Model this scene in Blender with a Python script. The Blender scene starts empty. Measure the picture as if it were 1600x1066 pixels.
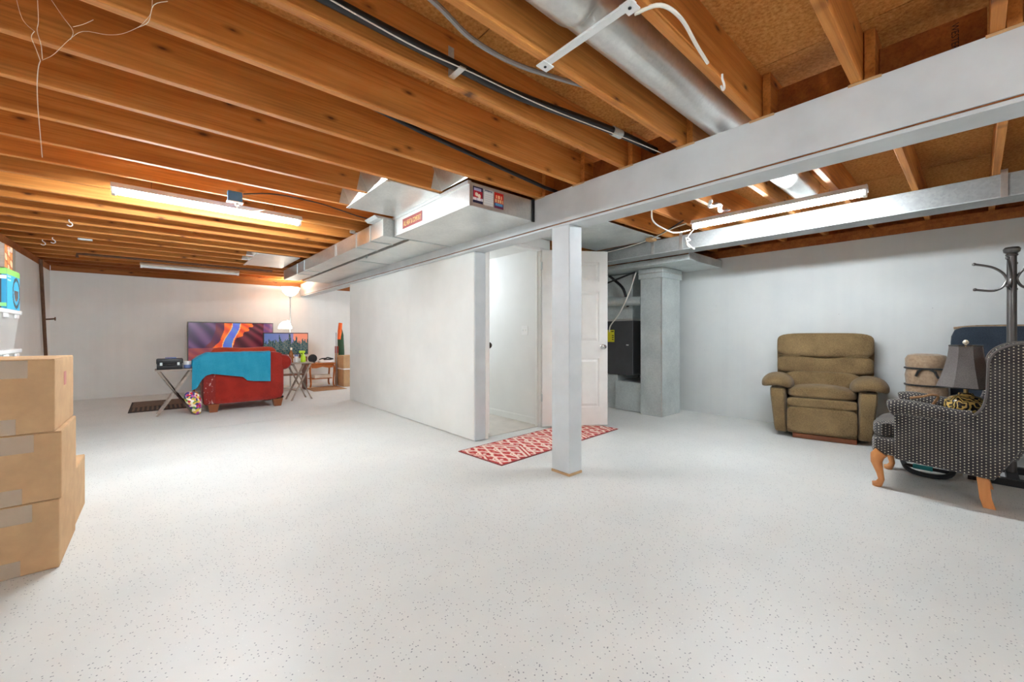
import bpy, bmesh, math, random
from mathutils import Vector, Matrix
PI = math.pi
random.seed(7)
SC = bpy.context.scene
COL = SC.collection

# ------------------------------------------------------------------ camera, world, exposure
cam_d = bpy.data.cameras.new('camera')
cam = bpy.data.objects.new('camera', cam_d); COL.objects.link(cam)
cam.location = (0, 0, 1.09)
cam.rotation_euler = (PI/2, 0, -math.radians(41.1))
cam_d.sensor_width = 36.0
cam_d.lens = 632/1600*36
cam_d.shift_y = -9/1600
cam_d.clip_start = 0.02
SC.camera = cam
world = bpy.data.worlds.new('world'); SC.world = world; world.use_nodes = True
world.node_tree.nodes['Background'].inputs[0].default_value = (0.8, 0.86, 1, 1)
world.node_tree.nodes['Background'].inputs[1].default_value = 0.4
SC.view_settings.view_transform = 'Standard'
SC.view_settings.look = 'None'
SC.view_settings.gamma = 1
SC.view_settings.use_curve_mapping = False
SC.view_settings.exposure = 1.33
SC.cycles.max_bounces = 14
SC.cycles.diffuse_bounces = 10
SC.cycles.sample_clamp_indirect = 20
TUBE_STRENGTH = 105.0

# ------------------------------------------------------------------ materials
def lin(c):
    c = c/255.0
    return c/12.92 if c <= 0.04045 else ((c+0.055)/1.055)**2.4
def rgb(r, g, b): return (lin(r), lin(g), lin(b), 1)
MATS = {}
class NT:
    def __init__(s, name):
        s.m = bpy.data.materials.new(name); s.m.use_nodes = True
        s.t = s.m.node_tree; s.b = s.t.nodes['Principled BSDF']
    def n(s, kind, **kw):
        nd = s.t.nodes.new(kind)
        for k, v in kw.items():
            if k in nd.inputs.keys(): nd.inputs[k].default_value = v
            else: setattr(nd, k, v)
        return nd
    def l(s, a, b): s.t.links.new(a, b)
    def coords(s, scale=(1,1,1), kind='Object', rand=False, rot=(0,0,0)):
        tc = s.n('ShaderNodeTexCoord'); out = tc.outputs[kind]
        if rand:
            oi = s.n('ShaderNodeObjectInfo'); mu = s.n('ShaderNodeMath', operation='MULTIPLY'); mu.inputs[1].default_value = 37.0
            s.l(oi.outputs['Random'], mu.inputs[0])
            ad = s.n('ShaderNodeVectorMath', operation='ADD'); s.l(out, ad.inputs[0]); s.l(mu.outputs[0], ad.inputs[1]); out = ad.outputs[0]
        mp = s.n('ShaderNodeMapping'); mp.inputs['Scale'].default_value = scale; mp.inputs['Rotation'].default_value = rot
        s.l(out, mp.inputs[0]); return mp.outputs[0]
    def noise(s, co, scale, detail=4, rough=0.55):
        n = s.n('ShaderNodeTexNoise', Scale=scale, Detail=detail, Roughness=rough); s.l(co, n.inputs['Vector']); return n.outputs['Fac']
    def vor(s, co, scale, feature='F1', out='Distance', rand=1.0):
        n = s.n('ShaderNodeTexVoronoi', Scale=scale, Randomness=rand); n.feature = feature; s.l(co, n.inputs['Vector']); return n.outputs[out]
    def ramp(s, fac, stops, interp='LINEAR'):
        r = s.n('ShaderNodeValToRGB'); r.color_ramp.interpolation = interp
        e = r.color_ramp.elements
        while len(e) < len(stops): e.new(0.5)
        for q, (p, c) in zip(e, stops): q.position = p; q.color = c
        s.l(fac, r.inputs[0]); return r.outputs[0]
    def mix(s, fac, a, b, mode='MIX'):
        m = s.n('ShaderNodeMix', data_type='RGBA', blend_type=mode)
        for sock, v in ((m.inputs[0], fac), (m.inputs[6], a), (m.inputs[7], b)):
            if hasattr(v, 'links'): s.l(v, sock)
            else: sock.default_value = v
        return m.outputs[2]
    def math(s, op, a, b=0.0):
        m = s.n('ShaderNodeMath', operation=op)
        for i, v in enumerate((a, b)):
            if hasattr(v, 'links'): s.l(v, m.inputs[i])
            else: m.inputs[i].default_value = v
        return m.outputs[0]
    def base(s, c):
        if hasattr(c, 'links'): s.l(c, s.b.inputs['Base Color'])
        else: s.b.inputs['Base Color'].default_value = c
    def bump(s, h, strength=0.3, dist=0.01):
        b = s.n('ShaderNodeBump', Strength=strength, Distance=dist); s.l(h, b.inputs['Height']); s.l(b.outputs[0], s.b.inputs['Normal'])
    def done(s, rough=0.6, metal=0.0, spec=None):
        s.b.inputs['Roughness'].default_value = rough; s.b.inputs['Metallic'].default_value = metal
        if spec is not None: s.b.inputs['Specular IOR Level'].default_value = spec
        return s.m

def plain(name, c, rough=0.55, metal=0.0, vary=0.06, scale=8, bump=0.0, spec=None, rand=False):
    """colour with slight mottling"""
    t = NT(name); co = t.coords(rand=rand)
    d = tuple(max(0, x*(1-vary*2)) for x in c[:3])+(1,); u = tuple(min(1, x*(1+vary)) for x in c[:3])+(1,)
    f = t.noise(co, scale); t.base(t.ramp(f, [(0.3, d), (0.7, u)]))
    if bump: t.bump(t.noise(co, scale*12, 3), bump, 0.004)
    MATS[name] = t.done(rough, metal, spec); return MATS[name]

def wood(name, dark, mid, light, grain=(0.6, 9, 9), rough=0.62, knots=True, spec=0.3):
    t = NT(name); co = t.coords(grain, rand=True)
    f = t.noise(co, 2.2, 7, 0.62); base = t.ramp(f, [(0.28, dark), (0.5, mid), (0.74, light)])
    f2 = t.noise(co, 0.5, 2); base = t.mix(0.35, base, t.ramp(f2, [(0.35, dark), (0.65, light)]))
    if knots:
        ck = t.coords((2.1, 1.0, 5.0), rand=True, rot=(PI/2, 0, 0))
        nv = t.n('ShaderNodeTexVoronoi', Scale=1.0); nv.voronoi_dimensions = '2D'; t.l(ck, nv.inputs['Vector'])
        wob = t.math('ADD', nv.outputs['Distance'], t.math('MULTIPLY', t.math('SUBTRACT', t.noise(co, 3.0, 3), 0.5), 0.12))
        k = t.ramp(wob, [(0.015, (0.22, 0.19, 0.17, 1)), (0.04, (0.62, 0.58, 0.54, 1)), (0.10, (1, 1, 1, 1))])
        fine = t.noise(t.coords((0.35, 30, 30), rand=True), 3.0, 3, 0.6)
        base = t.mix(0.55, base, t.ramp(fine, [(0.34, (0.62, 0.58, 0.54, 1)), (0.52, (1, 1, 1, 1))]), 'MULTIPLY')
        base = t.mix(1.0, base, k, 'MULTIPLY')
    t.base(base); t.bump(f, 0.12, 0.004)
    MATS[name] = t.done(rough, 0, spec); return MATS[name]

wood('joist_wood', rgb(160, 92, 34), rgb(204, 128, 56), rgb(230, 166, 92))
wood('dark_joist_wood', rgb(124, 66, 26), rgb(160, 92, 40), rgb(186, 116, 56))
wood('oak', rgb(176, 104, 50), rgb(206, 138, 78), rgb(222, 160, 100), (6, 6, 0.8), 0.35, False, 0.5)
wood('amber_wood', rgb(150, 74, 22), rgb(190, 104, 36), rgb(214, 134, 60), (2, 8, 8), 0.35, False, 0.5)
wood('pine_shelf', rgb(150, 104, 62), rgb(180, 132, 84), rgb(200, 156, 110), (2, 8, 8), 0.6, False)
wood('grey_wood', rgb(120, 106, 94), rgb(160, 146, 134), rgb(184, 172, 160), (1, 8, 8), 0.6, False)

def m_osb():
    t = NT('particle_board'); co = t.coords()
    f = t.noise(co, 60, 3, 0.7); g = t.noise(co, 2.0, 3)
    c = t.ramp(f, [(0.3, rgb(150, 92, 38)), (0.5, rgb(196, 134, 68)), (0.72, rgb(222, 168, 98))])
    c = t.mix(0.3, c, t.ramp(g, [(0.3, rgb(150, 92, 42)), (0.7, rgb(206, 146, 80))]))
    t.base(c); t.bump(f, 0.25, 0.003); MATS['particle_board'] = t.done(0.85, 0, 0.2)
m_osb()

def m_wall(name, c, d):
    t = NT(name); co = t.coords()
    f = t.noise(co, 1.1, 5, 0.6)
    base = t.ramp(f, [(0.3, d), (0.62, c)])
    lines = t.noise(t.coords((5.2, 5.2, 0.12)), 2.0, 2)       # faint form-board streaks
    base = t.mix(0.18, base, t.ramp(lines, [(0.36, d), (0.6, c)]))
    pits = t.vor(co, 5.5); pm = t.ramp(pits, [(0.012, (0.55, 0.55, 0.55, 1)), (0.03, (1, 1, 1, 1))])
    base = t.mix(0.8, base, pm, 'MULTIPLY')
    t.base(base)
    h = t.math('ADD', t.math('MULTIPLY', t.noise(co, 34, 4), 0.35), t.math('MULTIPLY', lines, 0.35))
    t.bump(h, 0.2, 0.006)
    MATS[name] = t.done(0.72, 0, 0.3)
m_wall('concrete_paint', rgb(230, 230, 226), rgb(218, 218, 214))
m_wall('blue_concrete_paint', rgb(211, 214, 212), rgb(199, 203, 203))

def m_floor():
    t = NT('fleck_epoxy'); co = t.coords()
    f = t.noise(co, 0.9, 5, 0.6); base = t.ramp(f, [(0.3, rgb(208, 211, 208)), (0.68, rgb(222, 224, 220))])
    for sc, r0, r1, col, dens in ((95, 0.20, 0.27, rgb(96, 104, 112), 0.34), (52, 0.10, 0.15, rgb(70, 78, 92), 0.42), (63, 0.12, 0.17, rgb(236, 236, 232), 0.25)):
        n = t.n('ShaderNodeTexVoronoi', Scale=sc); t.l(co, n.inputs['Vector'])
        near = t.ramp(n.outputs['Distance'], [(r0, (1, 1, 1, 1)), (r1, (0, 0, 0, 1))])
        sel = t.math('LESS_THAN', n.outputs['Color'], dens)
        base = t.mix(t.math('MULTIPLY', t.math('MULTIPLY', near, sel), 0.8), base, col)
    t.base(base); t.bump(t.noise(co, 16, 4), 0.08, 0.004)
    MATS['fleck_epoxy'] = t.done(0.42, 0, 0.35)
m_floor()

def m_galv(name, a, b, rough=0.38, metal=0.75):
    t = NT(name); co = t.coords()
    v = t.n('ShaderNodeTexVoronoi', Scale=70.0); t.l(co, v.inputs['Vector'])
    g = t.noise(co, 3.0, 5)
    c = t.mix(0.35, t.ramp(g, [(0.3, a), (0.7, b)]), t.ramp(v.outputs['Color'], [(0.1, a), (0.9, b)]))
    t.base(c); t.bump(g, 0.06, 0.02)
    MATS[name] = t.done(rough, metal)
m_galv('galvanised', rgb(206, 207, 204), rgb(232, 232, 228), 0.36, 0.85)
m_galv('darkened_galvanised', rgb(150, 153, 153), rgb(186, 189, 188), 0.55, 0.45)  # base colour darkened to offset the nearby strip's glare, not aged metal
m_galv('dull_galvanised', rgb(182, 190, 190), rgb(220, 226, 224), 0.5, 0.4)

def m_fabric(name, a, b, scale=220, rough=0.95, sheen=0.3):
    t = NT(name); co = t.coords()
    f = t.noise(co, scale, 2, 0.6); g = t.noise(co, 6, 4)
    c = t.mix(0.4, t.ramp(f, [(0.35, a), (0.65, b)]), t.ramp(g, [(0.35, a), (0.68, b)]))
    t.base(c); t.bump(f, 0.3, 0.003); t.b.inputs['Sheen Weight'].default_value = sheen
    MATS[name] = t.done(rough, 0, 0.15)
m_fabric('olive_chenille', rgb(88, 71, 46), rgb(140, 116, 81), 150, 0.95, 0.12)
m_fabric('red_upholstery', rgb(116, 24, 16), rgb(158, 42, 30), 160)
m_fabric('rust_pillow', rgb(150, 46, 24), rgb(186, 70, 42), 160)
m_fabric('teal_cloth', rgb(34, 170, 210), rgb(84, 204, 232), 200)
m_fabric('navy_fabric', rgb(38, 46, 56), rgb(56, 66, 78), 200)
m_fabric('tan_nylon', rgb(136, 112, 88), rgb(168, 144, 118), 40, 0.55)
m_fabric('shade_fabric', rgb(84, 78, 76), rgb(112, 106, 102), 200)
m_fabric('green_canvas', rgb(44, 70, 48), rgb(64, 92, 66), 200)
m_fabric('black_webbing', rgb(28, 28, 28), rgb(48, 46, 44), 200)

def m_dots():
    t = NT('dotted_upholstery'); uv = t.n('ShaderNodeUVMap')
    mp = t.n('ShaderNodeMapping'); mp.inputs['Scale'].default_value = (1/0.0180, 1/0.0190, 1); t.l(uv.outputs[0], mp.inputs[0])
    sep = t.n('ShaderNodeSeparateXYZ'); t.l(mp.outputs[0], sep.inputs[0])
    fx = t.math('SUBTRACT', t.math('FRACT', sep.outputs[0]), 0.5)
    par = t.math('MULTIPLY', t.math('FRACT', t.math('MULTIPLY', t.math('FLOOR', sep.outputs[0]), 0.5)), 1.0)   # every other column half a step up
    fy = t.math('SUBTRACT', t.math('FRACT', t.math('ADD', sep.outputs[1], par)), 0.5)
    d = t.math('ADD', t.math('POWER', t.math('MULTIPLY', fx, 1.0), 2.0), t.math('POWER', fy, 2.0))
    dot = t.math('LESS_THAN', d, 0.034)
    g = t.noise(t.coords(), 9, 4)
    bg = t.ramp(g, [(0.3, rgb(48, 46, 48)), (0.7, rgb(70, 66, 66))])
    t.base(t.mix(dot, bg, rgb(196, 188, 168))); t.bump(t.noise(t.coords(), 240, 2), 0.25, 0.002)
    t.b.inputs['Sheen Weight'].default_value = 0.2
    MATS['dotted_upholstery'] = t.done(0.9, 0, 0.15)
m_dots()

def m_damask():
    t = NT('damask_ceramic'); co = t.coords((1, 1, 1.0))
    w = t.n('ShaderNodeTexWave', Scale=13.0, Distortion=16.0, Detail=1.0); w.inputs['Detail Scale'].default_value = 1.6; t.l(co, w.inputs['Vector'])
    t.base(t.ramp(w.outputs['Fac'], [(0.46, rgb(26, 22, 20)), (0.54, rgb(206, 174, 96))]))
    MATS['damask_ceramic'] = t.done(0.25)
m_damask()

def m_patch():
    t = NT('patterned_cloth'); co = t.coords()
    v = t.n('ShaderNodeTexVoronoi', Scale=34.0); t.l(co, v.inputs['Vector'])
    s = t.n('ShaderNodeSeparateColor'); t.l(v.outputs['Color'], s.inputs[0])
    t.base(t.ramp(s.outputs[0], [(0, rgb(238, 226, 196)), (0.2, rgb(70, 60, 120)), (0.38, rgb(196, 40, 60)), (0.55, rgb(90, 150, 60)), (0.7, rgb(226, 190, 80)), (0.84, rgb(180, 80, 160)), (0.95, rgb(250, 246, 236))], 'CONSTANT'))
    MATS['patterned_cloth'] = t.done(0.85)
m_patch()

def m_attr(name, rough=0.5, emit=0.0):
    t = NT(name); a = t.n('ShaderNodeVertexColor'); a.layer_name = 'Col'
    t.l(a.outputs[0], t.b.inputs['Base Color'])
    if emit:
        t.l(a.outputs[0], t.b.inputs['Emission Color']); t.b.inputs['Emission Strength'].default_value = emit
    MATS[name] = t.done(rough)
m_attr('printed'); m_attr('woven_print', 0.95); m_attr('lit_screen', 0.25, 0.2)

def m_emit(name, c, strength, base=(0.9, 0.9, 0.9, 1)):
    t = NT(name); t.base(base); t.b.inputs['Emission Color'].default_value = c; t.b.inputs['Emission Strength'].default_value = strength
    MATS[name] = t.done(0.4)
m_emit('lit_tube', (0.88, 0.965, 1.03, 1), TUBE_STRENGTH*0.70)
m_emit('lit_tube_bright', (0.88, 0.965, 1.03, 1), TUBE_STRENGTH*1.34)
m_emit('lit_tube_fill', (0.88, 0.965, 1.03, 1), TUBE_STRENGTH*0.72)
m_emit('hall_glass', (0.90, 0.97, 1.06, 1), 26.0)
m_emit('lit_glass', (1.0, 0.92, 0.80, 1), 4.0)

def m_wornred():
    t = NT('scuffed_red'); co = t.coords()
    f = t.noise(co, 160, 2, 0.6); c = t.ramp(f, [(0.35, rgb(104, 22, 18)), (0.65, rgb(138, 36, 28))])
    w = t.noise(t.coords((9, 9, 5)), 2.2, 5, 0.7)
    t.base(t.mix(t.ramp(w, [(0.58, (0, 0, 0, 1)), (0.66, (1, 1, 1, 1))]), c, rgb(196, 170, 160))); MATS['scuffed_red'] = t.done(0.95)
m_wornred()

def m_clear():
    t = NT('clear_plastic'); t.base(rgb(236, 234, 230)); t.b.inputs['Transmission Weight'].default_value = 0.55; t.b.inputs['IOR'].default_value = 1.15
    MATS['clear_plastic'] = t.done(0.35)
    t = NT('packing_tape'); t.base(rgb(222, 206, 186)); t.b.inputs['Alpha'].default_value = 0.4; t.bump(t.noise(t.coords((8, 40, 8)), 3, 3), 0.5, 0.01)
    MATS['packing_tape'] = t.done(0.18)
m_clear()
plain('beam_paint', rgb(206, 211, 213), 0.5, vary=0.05, scale=4, bump=0.08)
plain('partition_paint', rgb(230, 231, 227), 0.6, vary=0.025, scale=2.5)
plain('hall_paint', rgb(234, 234, 231), 0.6, vary=0.02, scale=2)
plain('trim_paint', rgb(238, 238, 234), 0.4, vary=0.02)
plain('bare_concrete', rgb(96, 92, 86), 0.9)
plain('dark_gap', rgb(40, 30, 24), 0.9)
plain('cardboard', rgb(196, 160, 120), 0.85, vary=0.07, scale=9, bump=0.12, spec=0.2)
plain('cardboard_brown', rgb(160, 120, 82), 0.9, vary=0.08, scale=9)
plain('black_metal', rgb(38, 38, 40), 0.38, 0.5)
plain('gun_metal', rgb(104, 100, 98), 0.32, 0.8)
plain('black_plastic', rgb(30, 30, 32), 0.45)
plain('black_foam', rgb(34, 36, 38), 0.85)
plain('dark_cabinet', rgb(66, 66, 68), 0.5, 0.1)
plain('white_plastic', rgb(240, 240, 238), 0.35, vary=0.02)
plain('cream_enamel', rgb(236, 226, 206), 0.4, vary=0.02)
plain('white_enamel', rgb(236, 238, 238), 0.35, vary=0.02)
plain('chrome', rgb(200, 200, 200), 0.18, 0.95)
plain('bronze', rgb(58, 46, 38), 0.35, 0.7)
plain('brass', rgb(190, 160, 110), 0.3, 0.8)
plain('grey_conduit', rgb(150, 148, 146), 0.4, 0.4)
plain('white_cable', rgb(232, 228, 216), 0.5, vary=0.02)
plain('blue_plastic', rgb(44, 104, 152), 0.5)
plain('teal_plastic', rgb(26, 140, 140), 0.5)
plain('lime_plastic', rgb(190, 226, 40), 0.4, vary=0.02)
plain('orange_fabric', rgb(232, 100, 28), 0.7)
plain('pale_blue_plastic', rgb(120, 140, 190), 0.5)
plain('yellow_label', rgb(226, 214, 40), 0.5, vary=0.02)
plain('sticker_red', rgb(150, 46, 30), 0.5); plain('sticker_yellow', rgb(240, 208, 120), 0.5, vary=0.02)
plain('rusty_iron', rgb(104, 72, 50), 0.8, 0.1, vary=0.15, scale=14)
plain('web_silk', rgb(230, 216, 190), 0.9, vary=0.02)
plain('rubber_mat', rgb(50, 44, 40), 0.9)
plain('mat_fibre', rgb(112, 92, 76), 0.95, vary=0.15, scale=40)
plain('hall_vinyl', rgb(204, 198, 188), 0.55, vary=0.06, scale=6)
plain('ink', rgb(42, 28, 20), 0.8)
plain('stud_wood', rgb(190, 150, 104), 0.7)
plain('walnut_legs', rgb(134, 74, 38), 0.4, vary=0.1)
plain('amber_glass', rgb(150, 84, 34), 0.2)
plain('screen_bezel', rgb(66, 60, 62), 0.4)

# ------------------------------------------------------------------ mesh helpers
def box(bm, x0, x1, y0, y1, z0, z1, bevel=0.0, seg=2, M=None):
    vs = [bm.verts.new((x, y, z)) for z in (z0, z1) for y in (y0, y1) for x in (x0, x1)]
    fs = [bm.faces.new([vs[i] for i in f]) for f in ((0,2,3,1), (4,5,7,6), (0,1,5,4), (2,6,7,3), (0,4,6,2), (1,3,7,5))]
    if bevel:
        es = list({e for f in fs for e in f.edges})
        r = bmesh.ops.bevel(bm, geom=es, offset=bevel, segments=seg, affect='EDGES', profile=0.5)
        vs = list({v for f in r['faces'] for v in f.verts} | {v for v in vs if v.is_valid})
    if M is not None: bmesh.ops.transform(bm, matrix=M, verts=[v for v in vs if v.is_valid])
    return bm
def bxb(*a, **k): return box(bmesh.new(), *a, **k)
def prism(bm, pts, lo, hi, axis='x', bevel=0.0):
    """extrude a polygon (two coords) along an axis"""
    def mk(p, t):
        return {'x': (t, p[0], p[1]), 'y': (p[0], t, p[1]), 'z': (p[0], p[1], t)}[axis]
    a = [bm.verts.new(mk(p, lo)) for p in pts]; b = [bm.verts.new(mk(p, hi)) for p in pts]
    n = len(pts); fs = [bm.faces.new(a), bm.faces.new(b[::-1])]
    for i in range(n): fs.append(bm.faces.new([a[i], b[i], b[(i+1) % n], a[(i+1) % n]][::-1]))
    bmesh.ops.recalc_face_normals(bm, faces=fs)
    if bevel:
        es = list({e for f in fs[:2] for e in f.edges})
        bmesh.ops.bevel(bm, geom=es, offset=bevel, segments=3, affect='EDGES', profile=0.5)
    return bm
def smooth_path(pts, n=6, closed=False):
    P = [Vector(p) for p in pts]; out = []; m = len(P)
    rng = range(m) if closed else range(m-1)
    for i in rng:
        p0 = P[(i-1) % m] if (closed or i > 0) else P[i]
        p1, p2 = P[i], P[(i+1) % m]
        p3 = P[(i+2) % m] if (closed or i+2 < m) else p2
        for k in range(n):
            t = k/n
            out.append(0.5*((2*p1)+(-p0+p2)*t+(2*p0-5*p1+4*p2-p3)*t*t+(-p0+3*p1-3*p2+p3)*t**3))
    if not closed: out.append(P[-1])
    return out
def tube(bm, pts, r, seg=8, closed=False, caps=True, flat=1.0):
    P = [Vector(p) for p in pts]; n = len(P)
    rs = r if isinstance(r, (list, tuple)) else [r]*n
    rings = []; prev = None
    for i, p in enumerate(P):
        if closed: d = P[(i+1) % n]-P[i-1]
        else: d = P[min(i+1, n-1)]-P[max(i-1, 0)]
        d.normalize()
        if prev is None:
            u = Vector((0,0,1)) if abs(d.z) < 0.9 else Vector((1,0,0))
            u = (u-d*u.dot(d)).normalized()
        else: u = (prev-d*prev.dot(d)).normalized()
        prev = u; w = d.cross(u)
        rings.append([bm.verts.new(p+(u*math.cos(2*PI*k/seg)+w*math.sin(2*PI*k/seg)*flat)*rs[i]) for k in range(seg)])
    for i in range(n if closed else n-1):
        a, b = rings[i], rings[(i+1) % n]
        for k in range(seg): bm.faces.new((a[k], a[(k+1) % seg], b[(k+1) % seg], b[k]))
    if caps and not closed:
        bm.faces.new(rings[0][::-1]); bm.faces.new(rings[-1])
    return bm
def lathe(bm, prof, seg=24, c=(0,0,0), axis='z'):
    rings = []
    for r, h in prof:
        ring = []
        for k in range(seg):
            a = 2*PI*k/seg; p = (r*math.cos(a), r*math.sin(a), h)
            if axis == 'x': p = (h, p[0], p[1])
            if axis == 'y': p = (p[1], h, p[0])
            ring.append(bm.verts.new((p[0]+c[0], p[1]+c[1], p[2]+c[2])))
        rings.append(ring)
    for a, b in zip(rings, rings[1:]):
        for k in range(seg): bm.faces.new((a[k], a[(k+1) % seg], b[(k+1) % seg], b[k]))
    bm.faces.new(rings[0][::-1]); bm.faces.new(rings[-1])
    bmesh.ops.recalc_face_normals(bm, faces=bm.faces[:])
    return bm
def cushion(bm, cx, cy, cz, sx, sy, sz, k=5.0, n=9, M=None, fn=None):
    """rounded box (super-ellipsoid) of full size sx,sy,sz"""
    vmap = {}
    def V(p):
        key = tuple(round(q, 6) for q in p)
        if key in vmap: return vmap[key]
        nn = sum(abs(q)**k for q in p)**(1/k); q = [c/nn for c in p]
        q = [q[0]*sx/2, q[1]*sy/2, q[2]*sz/2]
        if fn: q = list(fn(*q))
        v = Vector((q[0]+cx, q[1]+cy, q[2]+cz))
        if M is not None: v = M @ v
        vmap[key] = bm.verts.new(v); return vmap[key]
    g = [math.tan((-1+2*i/n)*PI/4) for i in range(n+1)]
    for ax in range(3):
        for s in (-1, 1):
            for i in range(n):
                for j in range(n):
                    q = []
                    for a, b in ((i, j), (i+1, j), (i+1, j+1), (i, j+1)):
                        p = [0, 0, 0]; p[ax] = s; p[(ax+1) % 3] = g[a]; p[(ax+2) % 3] = g[b]; q.append(V(p))
                    bm.faces.new(q if s > 0 else q[::-1])
    return bm
def loft(bm, rings, caps=True):
    R = [[bm.verts.new(p) for p in r] for r in rings]; n = len(R[0])
    for a, b in zip(R, R[1:]):
        for k in range(n): bm.faces.new((a[k], a[(k+1) % n], b[(k+1) % n], b[k]))
    if caps: bm.faces.new(R[0][::-1]); bm.faces.new(R[-1])
    bmesh.ops.recalc_face_normals(bm, faces=bm.faces[:])
    return bm

def mesh_from(name, bm, mat, smooth=False, uv=False):
    me = bpy.data.meshes.new(name); bm.normal_update()
    if uv:
        lay = bm.loops.layers.uv.new('UVMap')
        for f in bm.faces:
            n = f.normal; a = max(range(3), key=lambda i: abs(n[i])*(1.0 if i else 1.25))
            for lp in f.loops:
                c = lp.vert.co; lp[lay].uv = ((c.y, c.z), (c.x, c.z), (c.x, c.y))[a]
    bm.to_mesh(me); bm.free()
    me.materials.append(MATS[mat])
    if smooth:
        for p in me.polygons: p.use_smooth = True
        try: me.set_sharp_from_angle(angle=math.radians(42))
        except Exception: pass
    return me
def thing(name, label=None, cat=None, loc=(0,0,0), rz=0.0, group=None, kind=None):
    o = bpy.data.objects.new(name, None); COL.objects.link(o)
    o.empty_display_size = 0.1
    o.location = loc; o.rotation_euler = (0, 0, rz)
    return tag(o, label, cat, group, kind)
def tag(o, label=None, cat=None, group=None, kind=None):
    if label: o['label'] = label
    if cat: o['category'] = cat
    if group: o['group'] = group
    if kind: o['kind'] = kind
    return o
def part(name, bm, mat, parent, smooth=False, uv=False, world=False, label=None, kind=None):
    if world:
        off = Vector(parent.location); p = parent.parent
        while p: off += Vector(p.location); p = p.parent
        bmesh.ops.translate(bm, verts=bm.verts[:], vec=-off)
    o = bpy.data.objects.new(name, mesh_from(name, bm, mat, smooth, uv)); COL.objects.link(o); o.parent = parent
    if label: o['label'] = label
    if kind: o['kind'] = kind
    return o
def solo(name, bm, mat, label=None, cat=None, group=None, kind=None, smooth=False, uv=False):
    """one-mesh thing built in world coordinates; origin moved to the middle of its base"""
    lo = [min(v.co[i] for v in bm.verts) for i in range(3)]; hi = [max(v.co[i] for v in bm.verts) for i in range(3)]
    c = Vector(((lo[0]+hi[0])/2, (lo[1]+hi[1])/2, lo[2]))
    bmesh.ops.translate(bm, verts=bm.verts[:], vec=-c)
    o = bpy.data.objects.new(name, mesh_from(name, bm, mat, smooth, uv)); COL.objects.link(o); o.location = c
    return tag(o, label, cat, group, kind)
def inst(name, me, parent, loc, rot=(0,0,0)):
    o = bpy.data.objects.new(name, me); COL.objects.link(o); o.parent = parent; o.location = loc; o.rotation_euler = rot
    return o
def print_grid(name, w, h, nx, ny, fn, mat, parent, M, thick=0.002):
    """flat print: thin card in its local x (0..w), z (0..h), facing -y, coloured by fn(u,v)"""
    bm = bmesh.new(); lay = bm.loops.layers.color.new('Col')
    V = [[bm.verts.new(M @ Vector((w*i/nx, -thick, h*j/ny))) for i in range(nx+1)] for j in range(ny+1)]
    for j in range(ny):
        for i in range(nx):
            f = bm.faces.new((V[j][i], V[j][i+1], V[j+1][i+1], V[j+1][i])); c = fn((i+0.5)/nx, (j+0.5)/ny)
            c = tuple(max(0, min(255, q))/255 for q in c)+(1,)
            for lp in f.loops: lp[lay] = c
    b = [bm.verts.new(M @ Vector(p)) for p in ((0,0,0), (w,0,0), (w,0,h), (0,0,h))]
    bm.faces.new(b[::-1])
    return part(name, bm, mat, parent)
def text_part(name, s, size, mat, parent, M, ext=0.0006, align='LEFT'):
    cu = bpy.data.curves.new('t', 'FONT'); cu.body = s; cu.size = size; cu.extrude = ext; cu.resolution_u = 2; cu.align_x = align
    tmp = bpy.data.objects.new('t', cu); COL.objects.link(tmp)
    bpy.context.view_layer.update()
    me = bpy.data.meshes.new_from_object(tmp.evaluated_get(bpy.context.evaluated_depsgraph_get()))
    bpy.data.objects.remove(tmp); bpy.data.curves.remove(cu)
    me.transform(M); me.materials.clear(); me.materials.append(MATS[mat]); me.name = name
    o = bpy.data.objects.new(name, me); COL.objects.link(o); o.parent = parent
    return o
def Rz(a): return Matrix.Rotation(a, 4, 'Z')
def Rx(a): return Matrix.Rotation(a, 4, 'X')
def Ry(a): return Matrix.Rotation(a, 4, 'Y')
def T(x, y, z): return Matrix.Translation((x, y, z))

# ------------------------------------------------------------------ room shell
XL, XR, YF, YB = -1.34, 5.75, 9.92, -2.45
ZW = 2.14          # top of the concrete walls
ZJ = 2.235         # underside of the joists
ZS = 2.47          # underside of the subfloor
XB0, XB1, ZB = 2.38, 2.56, 1.95   # beam

floor = thing('floor', kind='structure')
part('floor_slab', bxb(XL-0.2, XR+0.2, YB-0.2, 5.925, -0.12, 0), 'fleck_epoxy', floor)
part('floor_slab', bxb(XL-0.2, XR+0.2, 5.933, YF+0.2, -0.12, 0), 'fleck_epoxy', floor)
part('joint_filler', bxb(XL-0.2, XR+0.2, 5.925, 5.933, -0.12, -0.006), 'bare_concrete', floor)

def wall(name, a, mat):
    return solo(name, bxb(*a), mat, kind='structure')
wall('wall_left', (XL-0.2, XL, YB-0.2, YF+0.2, 0, ZW), 'concrete_paint')
wall('wall_back', (XL, XR, YF, YF+0.2, 0, ZW+0.01), 'concrete_paint')
wall('wall_right', (XR, XR+0.2, YB-0.2, YF+0.2, 0, ZW), 'blue_concrete_paint')
wall('wall_front', (XL, XR, YB-0.2, YB, 0, ZW), 'concrete_paint')

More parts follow.
